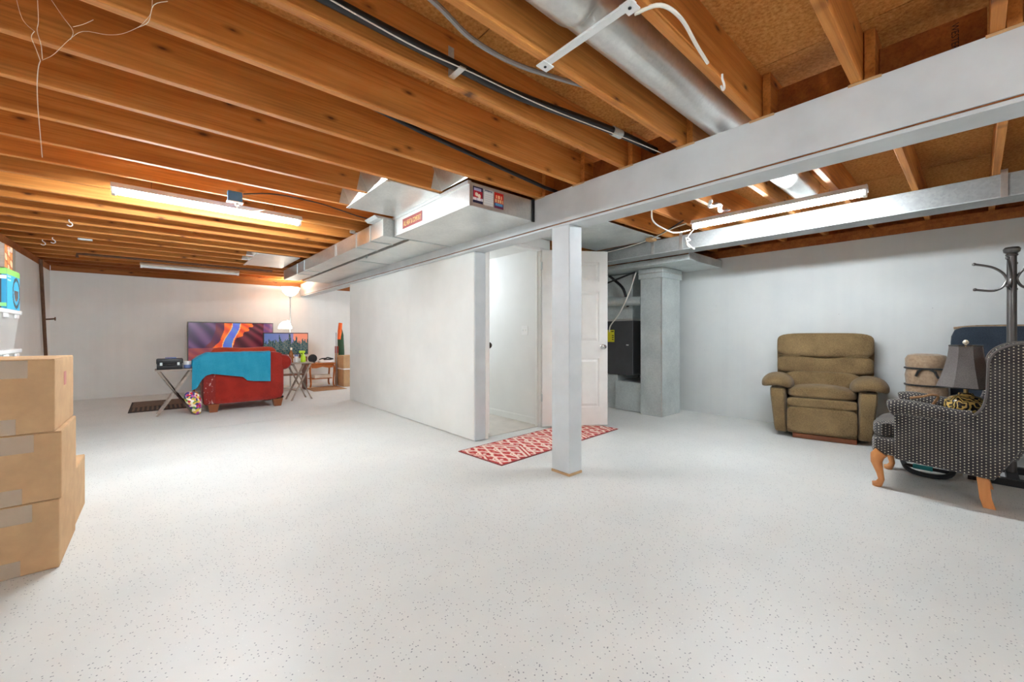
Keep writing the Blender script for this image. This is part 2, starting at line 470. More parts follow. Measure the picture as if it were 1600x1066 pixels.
# ceiling: subfloor sheets, joists, plates, blocking
ceil = thing('ceiling', kind='structure', loc=(0, 0, 0))
px = [-1.6, -0.10, 1.12, 2.34, 3.56, 4.78, 6.0]
for i in range(6):
    y = -2.75 + (1.2 if i % 2 else 0.0) - 1.2
    while y < YF+0.2:
        y0, y1 = max(y, YB-0.2), min(y+2.44, YF+0.2)
        if y1 > y0+0.01:
            part('subfloor_sheet', bxb(px[i]+0.003, px[i+1]-0.003, y0+0.002, y1-0.002, ZS, ZS+0.02), 'particle_board', ceil)
        y += 2.44
part('deck_backing', bxb(-1.6, 6.0, YB-0.2, YF+0.2, ZS+0.021, ZS+0.06), 'dark_gap', ceil)
jl = mesh_from('joist', bxb(0, 3.93, -0.038, 0, 0, ZS-ZJ, 0.002, 1), 'joist_wood')
jr = mesh_from('joist', bxb(0, 3.42, -0.038, 0, 0, ZS-ZJ, 0.002, 1), 'joist_wood')
jd = mesh_from('joist', bxb(0, 3.93, -0.038, 0, 0, ZS-ZJ, 0.002, 1), 'dark_joist_wood')
JY = [2.015+0.41*k for k in range(-10, 20)]
for k, e in enumerate(JY):
    inst('joist', jd if k >= 28 else jl, ceil, (-1.43, e, ZJ))
    inst('joist', jr, ceil, (2.41, e-0.042, ZJ))
bl = mesh_from('blocking', bxb(0, 0.036, 0.002, 0.326, 0, 0.18, 0.001, 1), 'dark_joist_wood')
for k, e in enumerate(JY[:-1]):
    if abs(e-0.785) < 0.1: continue            # the round duct passes here
    inst('blocking', bl, ceil, (2.515, e+0.002, ZJ+0.0005))
for y0, y1, x0, x1 in ((YB, YF, XL-0.13, XL), (YB, YF, XR, XR+0.13)):
    part('sill_plate', bxb(x0, x1, y0, y1, ZW, ZJ-0.0005), 'dark_joist_wood', ceil)
for x0, x1 in ((XL-0.17, XL-0.13), (XR+0.13, XR+0.17)):
    part('rim_joist', bxb(x0, x1, YB, YF, ZW, ZS), 'dark_joist_wood', ceil)
part('sill_plate', bxb(XL, XR, YF+0.02, YF+0.15, ZW+0.01, ZJ), 'dark_joist_wood', ceil)
part('rim_joist', bxb(XL-0.17, XR+0.17, YF+0.02, YF+0.06, ZJ, ZS), 'dark_joist_wood', ceil)
part('rim_joist', bxb(XL-0.17, XR+0.17, YB-0.06, YB-0.02, ZW, ZS), 'dark_joist_wood', ceil)
part('sill_trim', bxb(XR-0.012, XR+0.02, YB, YF, ZW-0.006, ZW+0.05), 'dark_joist_wood', ceil)

# beam and column
beam = thing('support_beam', kind='structure', loc=(XB0, 3.7, ZB))
part('beam_face', bxb(XB0, XB0+0.012, YB, YF, ZB+0.026, ZJ-0.004, 0.002, 1), 'beam_paint', beam, world=True)
part('beam_core', bxb(XB0+0.030, XB1, YB, YF, ZB+0.0185, ZJ-0.001), 'beam_paint', beam, world=True)
part('gap_shade_strip', bxb(XB0+0.0125, XB0+0.0295, YB, YF, ZB+0.0215, ZJ-0.001), 'dark_joist_wood', beam, world=True)  # dark strip behind the gap; the crack's shade is put into its colour
part('soffit_board', bxb(XB0+0.004, XB1, YB, YF, ZB, ZB+0.018, 0.003, 1), 'beam_paint', beam, world=True)
e0 = [e for e in JY]
sh = mesh_from('shim', bxb(0, 0.004, -0.085, 0.03, 0, 0.012), 'stud_wood')
for e in JY: inst('shim', sh, beam, (-0.003, e-0.02-3.7, ZJ-0.013-ZB))
colm = thing('support_column', kind='structure', loc=(2.452, 2.148, 0))
bm = bxb(2.378, 2.527, 2.055, 2.24, 0.02, ZB-0.0005, 0.004, 1); part('post', bm, 'beam_paint', colm, world=True)
part('footing_caulk', bxb(2.375, 2.530, 2.052, 2.243, 0, 0.0198, 0.004, 2), 'cardboard', colm, world=True)

# enclosed room under the beam: partition, door wall, inner wall
PX, DY, PE = 2.436, 3.384, 6.96
part_w = thing('wall_partition', kind='structure', loc=(PX, 5.1, 0))
part('wall_sheet', bxb(PX, PX+0.012, DY+0.002, PE, 0.006, ZB-0.001), 'partition_paint', part_w, world=True)
part('wall_framing', bxb(PX+0.013, PX+0.11, DY+0.02, PE-0.01, 0, ZB-0.001), 'stud_wood', part_w, world=True)
part('inner_sheet', bxb(PX+0.111, PX+0.122, DY+0.02, PE-0.01, 0.004, 2.12), 'hall_paint', part_w, world=True)
part('corner_board', bxb(PX+0.002, 2.569, DY-0.016, DY+0.0015, 0.004, ZB-0.001, 0.003, 1), 'beam_paint', part_w, world=True)
part('end_sheet', bxb(PX, 3.56, PE, PE+0.012, 0.004, 2.235-0.001), 'partition_paint', part_w, world=True)
door_w = thing('wall_door', kind='structure', loc=(3.0, DY, 0))
part('header', bxb(2.562, 3.56, DY, DY+0.1, 2.125, ZJ-0.001), 'partition_paint', door_w, world=True)
part('side_sheet', bxb(3.448, 3.56, DY, DY+0.1, 0, 2.124), 'hall_paint', door_w, world=True)
inner = thing('wall_inner', kind='structure', loc=(3.45, 5.2, 0))
part('inner_sheet', bxb(3.45, 3.56, DY+0.101, PE-0.001, 0, 2.19), 'hall_paint', inner, world=True)
hc = solo('hall_ceiling', bxb(2.56, 3.449, DY+0.101, PE-0.002, 2.14, 2.155), 'hall_paint', kind='structure')
hf = solo('hall_floor', bxb(2.56, 3.449, DY+0.045, PE-0.002, 0.0005, 0.006), 'hall_vinyl', kind='structure')
solo('baseboard_inner', prism(bmesh.new(), [(3.45, 0.0065), (3.437, 0.0065), (3.437, 0.075), (3.444, 0.088), (3.45, 0.088)], DY+0.102, PE-0.003, 'y'), 'trim_paint', kind='structure')
frame = thing('door_1', kind='structure', loc=(3.0, DY, 0))
part('jamb', bxb(2.572, 2.612, DY-0.012, DY+0.1, 0, 2.124, 0.002, 1), 'trim_paint', frame, world=True)
part('jamb', bxb(3.405, 3.446, DY+0.004, DY+0.1, 0, 2.124, 0.002, 1), 'trim_paint', frame, world=True)
part('head_jamb', bxb(2.613, 3.404, DY+0.004, DY+0.1, 2.09, 2.124, 0.002, 1), 'trim_paint', frame, world=True)
part('stop_strip', bxb(3.39, 3.4045, DY+0.045, DY+0.075, 0.007, 2.089), 'trim_paint', frame, world=True)
# the six-panel door leaf, standing open
ang = math.atan2(2.925-3.372, 4.086-3.415)
leaf = thing('door_leaf', 'white six-panel door standing open behind the painted post', 'door', (3.412, 3.372, 0.012), ang)
W, H_ = 0.80, 2.085
bm = bmesh.new(); box(bm, 0, W, -0.006, 0.0175, 0, H_)
part('slab', bm, 'trim_paint', leaf)
st = 0.105; cols = [(st, 0.355), (0.445, W-st)]; rows = [(0.22, 0.80), (1.0, 1.60), (1.72, 1.95)]
bm = bmesh.new()
for x0, x1 in ((0, st), (0.355, 0.445), (W-st, W)): box(bm, x0, x1, -0.0185, -0.006, 0, H_)
for z0, z1 in ((0, 0.22), (0.80, 1.0), (1.60, 1.72), (1.95, H_)):
    for x0, x1 in cols: box(bm, x0, x1, -0.0184, -0.006, z0, z1)
part('stiles_and_rails', bm, 'trim_paint', leaf)
for x0, x1 in cols:
    for z0, z1 in rows:
        a, b = 0.014, 0.04
        bm = loft(bmesh.new(), [[(x0+a, -0.0058, z0+a), (x1-a, -0.0058, z0+a), (x1-a, -0.0058, z1-a), (x0+a, -0.0058, z1-a)],
                                [(x0+b, -0.018, z0+b), (x1-b, -0.018, z0+b), (x1-b, -0.018, z1-b), (x0+b, -0.018, z1-b)]])
        part('door_panel', bm, 'trim_paint', leaf)
kn = part('door_knob', lathe(bmesh.new(), [(0.032, -0.0185), (0.032, -0.024), (0.012, -0.03), (0.012, -0.045), (0.026, -0.052), (0.03, -0.066), (0.024, -0.078), (0.008, -0.082)], 20, (W-0.06, 0, 0.94), 'y'), 'chrome', leaf, True, label='round chrome door knob')
for z in (0.34, 1.9):
    part('hinge', bxb(-0.012, 0.004, -0.024, 0.02, z-0.045, z+0.045, 0.002, 1), 'dull_galvanised', leaf)
# knob of a second door that stands open inside the hall, seen edge-on past the jamb
l2 = thing('hall_door', 'white flat door folded back inside the hall with dark bronze knob', 'door', (2.60, 4.25, 0.012), math.atan2(-0.74, 0.125))
part('slab', bxb(0, 0.745, -0.018, 0.018, 0, 2.06, 0.002, 1), 'trim_paint', l2)
part('door_knob', lathe(bmesh.new(), [(0.034, 0.0185), (0.034, 0.026), (0.013, 0.032), (0.013, 0.05), (0.03, 0.058), (0.036, 0.074), (0.028, 0.088), (0.006, 0.092)], 20, (0.69, 0, 0.965), 'y'), 'bronze', l2, True, label='dark bronze door knob')
sw = thing('light_switch', 'white double light switch plate on the hall wall', 'light switch', (3.449, 3.71, 1.15))
part('cover_plate', bxb(-0.005, 0, -0.058, 0.058, -0.058, 0.058, 0.002, 1), 'white_plastic', sw)
for y in (-0.024, 0.024): part('toggle', bxb(-0.014, -0.0052, y-0.005, y+0.005, -0.006, 0.012, 0.001, 1), 'white_plastic', sw)

# ------------------------------------------------------------------ fluorescent strip lights
def strip_light(loc, rz, lit, label, enamel='white_enamel', hang=0.1):
    t = thing('strip_light', label, 'ceiling light', loc, rz, 'fluorescent strip lights')
    L = 1.29
    prof = [(-0.062, 0.02), (-0.03, 0.062), (0.03, 0.062), (0.062, 0.02), (0.058, 0.018), (0.028, 0.026), (-0.028, 0.026), (-0.058, 0.018)]
    part('housing', prism(bmesh.new(), prof, -L/2, L/2, 'x'), enamel, t)
    for s in (-1, 1):
        part('lamp_holder', bxb(s*(L/2-0.016)-0.012, s*(L/2-0.016)+0.012, -0.03, 0.03, -0.022, 0.0235, 0.003, 1), 'white_plastic', t)
        part('hanger_chain', tube(bmesh.new(), [(s*0.42, 0, 0.06), (s*0.42, 0, 0.06+hang)], 0.0025, 6), 'chrome', t)
    part('fluorescent_tube', lathe(bmesh.new(), [(0.019, -L/2+0.028), (0.019, L/2-0.028)], 12, (0, 0, 0), 'x'), {0: 'white_enamel', 1: 'lit_tube', 2: 'lit_tube_bright', 3: 'lit_tube_fill'}[int(lit)], t, True)
    return t
strip_light((0.375, 4.215, 2.155), 0.03, 2, 'lit fluorescent strip hung under the joists beside the blue outlet box', hang=0.254)
strip_light((0.42, 8.55, 2.165), 0.0, False, 'unlit cream fluorescent strip near the far wall', 'cream_enamel', 0.009)
strip_light((3.945, 1.172, 2.145), PI/2+0.03, True, 'lit fluorescent strip beside the long galvanised duct', hang=0.0298)
strip_light((0.36, -1.284, 2.155), 0.0, 3, 'added fluorescent fill strip, unseen, at the near end of the room', hang=0.0198)  # added fill light behind the camera; no fixture is known there
strip_light((4.1, 8.2, 2.125), PI/2, True, 'added fluorescent fill strip, unseen, over the area behind the partition', hang=0.0498)  # added out of view to lift the far wall
hl = thing('hall_lamp', 'round white flush ceiling lamp inside the hall', 'ceiling light', (3.0, 4.9, 2.14))
part('canopy', lathe(bmesh.new(), [(0.14, -0.0005), (0.14, -0.02), (0.13, -0.024)], 24), 'white_enamel', hl)
part('glass_dome', lathe(bmesh.new(), [(0.125, -0.0245), (0.12, -0.05), (0.09, -0.08), (0.04, -0.095), (0.005, -0.097)], 24), 'hall_glass', hl, True)

# ------------------------------------------------------------------ ductwork
def cleats(t, ys, x0, x1, z0, z1, mat='dull_galvanised', name='seam_strip'):
    for y in ys:
        bm = bmesh.new(); box(bm, x0-0.006, x0-0.0005, y-0.011, y+0.011, z0-0.006, z1); box(bm, x0-0.0004, x1+0.004, y-0.011, y+0.011, z0-0.006, z0-0.0005)
        part(name, bm, mat, t, world=True)
ZD = 2.048
big = thing('supply_plenum', 'wide galvanised duct box with three stickers on its end', 'duct', (2.05, 3.08, ZD))
X0, X1, Y0, Y1 = 1.722, 2.376, 2.45, 3.722
part('duct_box', bxb(X0, X1, Y0, Y1, ZD, 2.226, 0.003, 1), 'galvanised', big, world=True)
part('corner_flange', bxb(X0-0.004, X0+0.012, Y0-0.006, Y0-0.0005, ZD-0.004, 2.23), 'galvanised', big, world=True)
part('top_flange', bxb(X0-0.014, X0-0.0005, Y0, Y1, 2.205, 2.232), 'galvanised', big, world=True)
part('end_flange', bxb(X1-0.02, X1+0.002, Y0-0.014, Y0-0.0005, ZD-0.006, 2.23), 'black_metal', big, world=True)
part('seam_strip', bxb(X0+0.16, X1, Y1, Y1+0.018, ZD-0.007, ZD+0.16), 'dull_galvanised', big, world=True)
bm = loft(bmesh.new(), [[(X0-0.02, Y0+0.37, 2.2345), (X0-0.08, Y0+0.0, 2.2345), (X0-0.02, Y0+0.0, 2.2345)], [(X0+0.10, Y0+0.37, 2.44), (X0+0.10, Y0+0.0, 2.44), (X0+0.11, Y0+0.0, 2.44)]])
def bay_caps(parent, x, yfar, dy=0.372, lean=0.10):
    """folded sheet that closes a joist bay: slopes up and back from the pan edge"""
    y1 = yfar-0.039; y0 = yfar-0.41+0.001
    bm = loft(bmesh.new(), [[(x, y0, ZJ+0.001), (x, y1, ZJ+0.001), (x+0.002, y1, ZJ+0.001), (x+0.002, y0, ZJ+0.001)],
                            [(x-lean, y0, ZS-0.002), (x-lean, y1, ZS-0.002), (x-lean+0.002, y1, ZS-0.002), (x-lean+0.002, y0, ZS-0.002)]])
    part('bay_cap', bm, 'galvanised', parent, world=True)
    bm = prism(bmesh.new(), [(x-0.09, ZJ+0.002), (x+0.012, ZJ+0.002), (x-0.05, ZS-0.03)], y1-0.003, y1-0.001, 'y')
    part('side_flap', bm, 'galvanised', parent, world=True)
# stickers on the plenum end (the end faces -y)
def st_navy(u, v):
    if v > 0.90 or v < 0.17: return (28, 30, 66)
    if v > 0.74: return (176, 176, 204) if 0.1 < u < 0.86 else (30, 32, 70)
    if 0.18 < v < 0.34: return (236, 236, 240) if int(u*9) % 4 != 3 else (200, 196, 210)
    d = min(math.hypot(u-0.36, (v-0.53)*1.3), math.hypot(u-0.62, (v-0.46)*1.3))
    if d < 0.16: return (236, 226, 206)
    return (176, 26, 44) if 0.06 < u < 0.94 else (40, 30, 70)
def st_white(u, v):
    if 0.86 < v < 0.97 and 0.12 < u < 0.88: return (230, 232, 234) if (0.895 < v < 0.935 and int(u*17) % 2) else (60, 70, 84)
    return (226, 226, 222) if int(v*22) % 3 else (208, 206, 208)
def st_red(u, v):
    if v < 0.12: return (120, 40, 70)
    if v < 0.34: return (90, 150, 190) if 0.1 < u < 0.9 and v > 0.18 else (70, 60, 110)
    if 0.36 < v < 0.58 and 0.08 < u < 0.92: return (240, 206, 150) if int(u*8) % 2 else (206, 120, 80)
    if 0.62 < v < 0.84 and 0.14 < u < 0.86: return (250, 190, 140) if int(u*10) % 3 else (212, 60, 36)
    return (206, 30, 20)
for x, w, h, fn in ((1.752, 0.092, 0.122, st_navy), (1.853, 0.092, 0.122, st_white), (1.955, 0.092, 0.122, st_red)):
    print_grid('sticker', w, h, 18, 24, fn, 'printed', big, T(x-2.05, Y0-0.0006-3.08, 2.078-ZD), 0.0006)
bm = bxb(X0-0.0025, X0-0.0008, 3.16, 3.53, 2.085, 2.175)
stk = part('banner_sticker', bm, 'sticker_red', big, world=True, label='red banner sticker with yellow lettering')
text_part('lettering', 'ALL HEAT & COMFORT', 0.052, 'sticker_yellow', stk, T(X0-0.0032-2.05, 3.345-3.08, 2.106-ZD) @ Rz(-PI/2) @ Rx(PI/2) @ Matrix.Diagonal((0.60, 1.25, 1, 1)), 0.0003, 'CENTER')
# side pan over two joist bays
pan = thing('duct_pan', 'flat galvanised sheet closing two joist bays beside the wide plenum', 'duct', (1.45, 3.24, 2.226))
part('pan_sheet', bxb(1.262, 1.706, 2.835, 3.668, 2.2265, 2.2335), 'galvanised', pan, world=True)
part('fold', bxb(1.25, 1.285, 2.835, 3.668, 2.219, 2.226), 'galvanised', pan, world=True)
for yf in (3.245, 3.655): bay_caps(pan, 1.262, yf)
cap = thing('bay_boot', 'folded sheet metal boot above the stickered plenum', 'duct', (1.70, 2.64, ZJ))
bay_caps(cap, 1.69, 2.835)
# narrow trunk
tr = thing('branch_trunk', 'narrow galvanised trunk duct running along the joist ends', 'duct', (1.74, 5.76, ZD))
part('duct_run', bxb(1.622, 1.858, 3.745, 7.86, ZD, 2.208, 0.003, 1), 'galvanised', tr, world=True)
part('end_cap', bxb(1.616, 1.864, 3.731, 3.7445, ZD-0.004, 2.214, 0.002, 1), 'dull_galvanised', tr, world=True)
cleats(tr, (4.055, 4.44, 6.54, 6.95), 1.622, 1.858, ZD, 2.208)
for y in (5.1, 5.15): part('rivet_strip', bxb(1.62, 1.6215, y-0.004, y+0.004, ZD, 2.2), 'dull_galvanised', tr, world=True)
part('takeoff', prism(bmesh.new(), [(1.57, 2.2085), (1.84, 2.2085), (1.84, 2.2335), (1.54, 2.2335)], 3.75, 4.0, 'y'), 'dull_galvanised', tr, world=True)
for y in (4.47,):
    part('strap', bxb(1.57, 1.62, y, y+0.03, 2.2085, 2.2345), 'galvanised', tr, world=True)
# wide trunk beyond the plenum
tw = thing('main_trunk', 'wide galvanised trunk duct tucked against the painted beam', 'duct', (2.15, 5.8, ZD))
part('duct_run', bxb(1.925, 2.376, 3.742, 7.9, ZD+0.006, 2.20, 0.003, 1), 'galvanised', tw, world=True)
cleats(tw, (5.25,), 1.925, 2.371, ZD+0.006, 2.20)
part('clip', bxb(1.915, 1.9245, 4.9, 4.93, ZD-0.014, 2.15), 'dull_galvanised', tw, world=True)
pan2 = thing('duct_pan', 'sheet metal pan closing joist bays near the torchiere lamp', 'duct', (1.32, 7.1, 2.226))
part('pan_sheet', bxb(1.03, 1.568, 6.55, 7.74, 2.2265, 2.2335), 'galvanised', pan2, world=True)
part('fold', bxb(1.02, 1.05, 6.55, 7.74, 2.219, 2.226), 'galvanised', pan2, world=True)
for yf in (6.935, 7.345): bay_caps(pan2, 1.03, yf)
# round duct between two joists
rd = thing('round_duct', 'round galvanised duct slung between joists above the beam', 'duct', (1.2, 0.985, 2.25))
cy, cz, r = 0.975, 2.362, 0.104
part('duct_pipe', lathe(bmesh.new(), [(r, 1.10), (r, 4.25)], 28, (0, cy, cz), 'x'), 'galvanised', rd, True, world=True)
part('duct_pipe', lathe(bmesh.new(), [(r+0.008, 0.1), (r+0.008, 1.16), (r+0.002, 1.19)], 28, (0, cy, cz), 'x'), 'galvanised', rd, True, world=True)
hb = thing('duct_hanger', 'flat white metal bar spanning two joists under the round duct', 'bracket', (1.22, 0.98, 2.22))
part('bar', bxb(1.205, 1.235, 0.765, 1.2, 2.222, 2.2335), 'white_enamel', hb, world=True)
for y in (0.76, 1.165):
    part('tab', bxb(1.19, 1.25, y, y+0.045, 2.2165, 2.2215), 'white_enamel', hb, world=True)
    part('screw', lathe(bmesh.new(), [(0.006, 0), (0.006, -0.003), (0.002, -0.004)], 10, (1.22, y+0.022, 2.2165)), 'black_metal', hb, world=True)
# right-hand duct, drop and furnace
rdx = thing('return_duct', 'long galvanised duct hung below the joists beside the right wall', 'duct', (4.62, 0.7, 2.069))
part('duct_run', bxb(4.5, 4.75, YB+0.01, 3.9, 2.069, 2.2335, 0.003, 1), 'darkened_galvanised', rdx, world=True)
for y in (-0.15, 2.2, 2.55):
    part('strap', bxb(4.494, 4.4995, y, y+0.035, 2.066, 2.2625), 'galvanised', rdx, world=True)
part('bottom_lip', bxb(4.4965, 4.4995, YB+0.01, 3.9, 2.0665, 2.075), 'dull_galvanised', rdx, world=True)
pl = thing('return_plenum', 'shallow galvanised plenum under the long duct beside the right wall', 'duct', (5.26, 2.9, 2.0))
part('duct_box', bxb(4.80, 5.74, 2.27, 3.9, 2.0, 2.0685, 0.002, 1), 'dull_galvanised', pl, world=True)
part('front_cap', bxb(4.80, 5.74, 2.26, 2.2695, 2.0, 2.1), 'dull_galvanised', pl, world=True)
dr = thing('drop_duct', 'tall square galvanised drop duct standing on the floor by the right wall', 'duct', (5.27, 2.89, 0))
part('duct_shaft', bxb(5.02, 5.52, 2.735, 3.05, 0, 1.90, 0.004, 1), 'dull_galvanised', dr, world=True)
part('collar', bxb(5.0, 5.54, 2.715, 3.07, 1.86, 1.994, 0.004, 1), 'dull_galvanised', dr, world=True)
part('collar_seam', bxb(4.994, 5.546, 2.709, 3.076, 1.925, 1.935), 'galvanised', dr, world=True)
part('corner_bead', bxb(5.014, 5.024, 2.729, 2.739, 0.002, 1.86), 'galvanised', dr, world=True)
fu = thing('furnace', 'dark grey furnace cabinet with yellow label behind the drop duct', 'furnace', (5.35, 3.6, 0))
part('return_box', bxb(5.08, 5.7, 3.06, 3.5, 0.004, 0.42, 0.004, 1), 'dull_galvanised', fu, world=True)
part('base_box', bxb(5.14, 5.7, 3.505, 4.05, 0.0, 0.5, 0.004, 1), 'dull_galvanised', fu, world=True)
part('cabinet', bxb(5.12, 5.7, 3.235, 4.05, 0.51, 1.30, 0.006, 1), 'dark_cabinet', fu, world=True)
part('coil_box', bxb(5.15, 5.7, 3.26, 4.02, 1.33, 1.985, 0.004, 1), 'dull_galvanised', fu, world=True)
part('flange', bxb(5.115, 5.7, 3.235, 4.05, 1.30, 1.33), 'galvanised', fu, world=True)
yl = part('warning_label', bxb(5.117, 5.1195, 3.545, 3.70, 0.99, 1.17), 'yellow_label', fu, world=True, label='yellow warning label')
part('lettering', bxb(5.1155, 5.1168, 3.555, 3.60, 1.14, 1.155), 'ink', yl, world=True)
for z in (1.02, 1.05, 1.08): part('print_line', bxb(5.1155, 5.1168, 3.555, 3.585, z, z+0.012), 'ink', yl, world=True)
part('latch', bxb(5.112, 5.1195, 3.3, 3.34, 0.94, 0.955, 0.002, 1), 'white_plastic', fu, world=True)
part('flue_pipe', tube(bmesh.new(), [(5.08, 4.0, 1.6), (5.08, 3.4, 1.585), (5.08, 3.06, 1.57)], 0.065, 16), 'dull_galvanised', fu, True, world=True)
part('foil_elbow', tube(bmesh.new(), smooth_path([(5.09, 3.75, 1.35), (5.1, 3.75, 1.6), (5.12, 3.78, 1.92)], 5), 0.065, 14), 'galvanised', fu, True, world=True)
part('gas_pipe', tube(bmesh.new(), smooth_path([(5.1, 3.3, 1.5), (5.05, 3.34, 1.75), (5.06, 3.5, 1.9), (5.08, 3.6, 1.97)], 5), 0.02, 10), 'black_metal', fu, True, world=True)
part('wiring_loom', tube(bmesh.new(), smooth_path([(5.0, 3.6, 1.86), (5.0, 3.3, 1.93), (5.0, 3.12, 1.97)], 5), 0.013, 8), 'black_plastic', fu, True, world=True)
part('power_cable', tube(bmesh.new(), smooth_path([(4.99, 3.1, 1.96), (4.96, 3.12, 1.86), (4.97, 3.2, 1.68), (5.02, 3.38, 1.42), (5.08, 3.58, 1.24), (5.113, 3.63, 1.14)], 6), 0.009, 8), 'white_cable', fu, True, world=True)
gs = solo('bay_liner', bxb(3.36, 4.44, 2.01+0.42, 3.36, 2.2275, 2.2335), 'dull_galvanised', 'flat galvanised sheet nailed under the joists above the open door', 'duct')

# ------------------------------------------------------------------ pipes and cables along the joists
bp = thing('drain_pipe', 'black plastic pipe strapped along a joist, running over the beam', 'pipe', (1.2, 1.5, 2.25))
path = smooth_path([(-0.9, 1.50, 2.29), (0.43, 1.515, 2.285), (1.0, 1.515, 2.285), (1.35, 1.50, 2.285), (2.0, 1.40, 2.29), (2.45, 1.38, 2.30)], 6)
part('pipe_run', tube(bmesh.new(), path, 0.021, 12), 'black_plastic', bp, True, world=True)
part('strap', bxb(0.985, 1.015, 1.47, 1.577, 2.258, 2.2625), 'galvanised', bp, world=True)
part('strap_leg', bxb(0.985, 1.015, 1.566, 1.5765, 2.2627, 2.40), 'dull_galvanised', bp, world=True)
part('coupling', tube(bmesh.new(), [(2.0, 1.40, 2.29), (2.08, 1.396, 2.291)], 0.026, 12), 'dull_galvanised', bp, True, world=True)
solo('cable', tube(bmesh.new(), smooth_path([(0.3, 1.47, 2.262), (0.75, 1.492, 2.258), (1.05, 1.47, 2.256), (1.5, 1.435, 2.25), (2.1, 1.35, 2.25), (2.45, 1.31, 2.25)], 6), 0.003, 6), 'white_cable', 'thin white cable tied along the black drain pipe', 'cable', smooth=True)
solo('conduit', tube(bmesh.new(), smooth_path([(0.3, 1.0+0.22, 2.30), (0.70, 1.245, 2.262), (0.92, 1.30, 2.255), (1.14, 1.30, 2.255), (1.36, 1.255, 2.262), (1.55, 1.215, 2.275), (1.7, 1.212, 2.29)], 6), 0.010, 8), 'grey_conduit', 'grey flexible conduit curving across the open joist bay', 'conduit', smooth=True)
solo('gas_line', tube(bmesh.new(), [(0.2, 2.20, 2.44), (1.2, 2.225, 2.335), (2.3, 2.246, 2.262), (2.44, 2.243, 2.258)], 0.014, 10), 'black_metal', 'dark iron gas line in the bay beside the stickered plenum', 'pipe', smooth=True)
solo('cable', tube(bmesh.new(), smooth_path([(1.27, 0.795, 2.23), (1.31, 0.72, 2.236), (1.42, 0.70, 2.235), (1.6, 0.725, 2.236), (1.74, 0.742, 2.237)], 6), 0.007, 8), 'white_cable', 'cream cable looping beside the round duct', 'cable', smooth=True)
hk = [(1.86, 0.73), (-0.94, 7.1), (-0.67, 5.885), (-1.05, 7.33)]
hkl = ['white screw hook in the joist beside the round duct', 'white screw hook in a joist by the corner pipe', 'white screw hook in a joist above the cardboard boxes', 'white screw hook in the joist nearest the left wall']
for (x, y), lb in zip(hk, hkl):
    pth = [(x, y, 2.2345), (x, y, 2.215), (x+0.018, y, 2.2), (x+0.022, y, 2.18), (x+0.006, y, 2.168), (x-0.014, y, 2.178)]
    solo('screw_hook', tube(bmesh.new(), smooth_path(pth, 4), 0.0045, 6), 'white_plastic', lb, 'hook', 'screw hooks in the joists', smooth=True)
jb = thing('outlet_box', 'blue plastic outlet box with white socket above the lit strip', 'outlet', (0.465, 3.985, 2.17))
part('box_body', bxb(-0.05, 0.05, -0.035, 0.0, 0.008, 0.09, 0.004, 1), 'blue_plastic', jb)
part('socket_plate', bxb(-0.056, 0.056, -0.045, 0.01, 0, 0.0075, 0.002, 1), 'white_plastic', jb)
part('plug', bxb(0.0, 0.028, -0.032, -0.006, -0.022, -0.0005, 0.004, 1), 'white_plastic', jb)
solo('lamp_cord', tube(bmesh.new(), smooth_path([(0.48, 3.965, 2.147), (0.485, 3.97, 2.12), (0.52, 4.03, 2.12), (0.62, 4.08, 2.16), (0.7, 4.135, 2.20)], 5), 0.004, 6), 'white_cable', 'short white cord from the blue outlet box to the lit strip', 'cord', smooth=True)
solo('cable', tube(bmesh.new(), smooth_path([(0.52, 3.955, 2.25), (0.75, 3.95, 2.30), (1.1, 3.955, 2.30), (1.45, 3.95, 2.25), (1.6, 3.95, 2.24)], 6), 0.006, 6), 'black_plastic', 'dark cable sagging from the blue outlet box along a joist', 'cable', smooth=True)
# white wiring at the right-hand lamp
solo('lamp_cord', tube(bmesh.new(), smooth_path([(2.60, 1.62, 1.955+0.24), (2.95, 1.70, 2.17), (3.05, 1.74, 2.03), (3.3, 1.74, 1.99), (3.65, 1.84, 2.05), (3.88, 1.82, 2.11)], 8), 0.006, 6), 'white_cable', 'white cord looping from the beam to the lit strip by the duct', 'cord', smooth=True)
solo('pull_cord', tube(bmesh.new(), smooth_path([(3.930, 1.805, 2.1235), (3.920, 1.862, 2.0600), (3.945, 1.852, 2.0300), (3.905, 1.872, 2.0100), (3.935, 1.867, 1.9700), (3.965, 1.822, 1.9450), (3.925, 1.812, 1.9350), (3.905, 1.862, 2.0000), (3.900, 1.872, 2.0500)], 6), 0.006, 6), 'white_cable', 'knotted white cord hanging from the end of the lit strip', 'cord', smooth=True)
wc = thing('house_wiring', 'white and black cables clipped along the duct above the open door', 'cable', (4.3, 2.5, 2.2))
part('cable', tube(bmesh.new(), smooth_path([(3.88, 1.86, 2.18), (4.05, 2.1, 2.205), (4.3, 2.5, 2.2), (4.42, 2.95, 2.19), (4.44, 3.3, 2.18)], 6), 0.006, 6), 'white_cable', wc, True, world=True)
part('cable', tube(bmesh.new(), smooth_path([(3.9, 1.9, 2.222), (4.2, 2.3, 2.215), (4.44, 2.7, 2.213), (4.47, 3.3, 2.2)], 6), 0.008, 6), 'black_plastic', wc, True, world=True)
part('clip', bxb(4.27, 4.36, 2.44, 2.53, 2.185, 2.222, 0.003, 1), 'stud_wood', wc, world=True)
solo('foil_scrap', tube(bmesh.new(), smooth_path([(3.5, 1.46, 2.232), (3.56, 1.5, 2.20), (3.66, 1.46, 2.225), (3.78, 1.5, 2.205), (3.92, 1.47, 2.232)], 3), [0.006, 0.018, 0.012, 0.02, 0.014, 0.02, 0.012, 0.022, 0.016, 0.018, 0.01, 0.012, 0.004], 7), 'galvanised', 'crumpled foil strip tucked against a joist above the lit strip', 'foil')
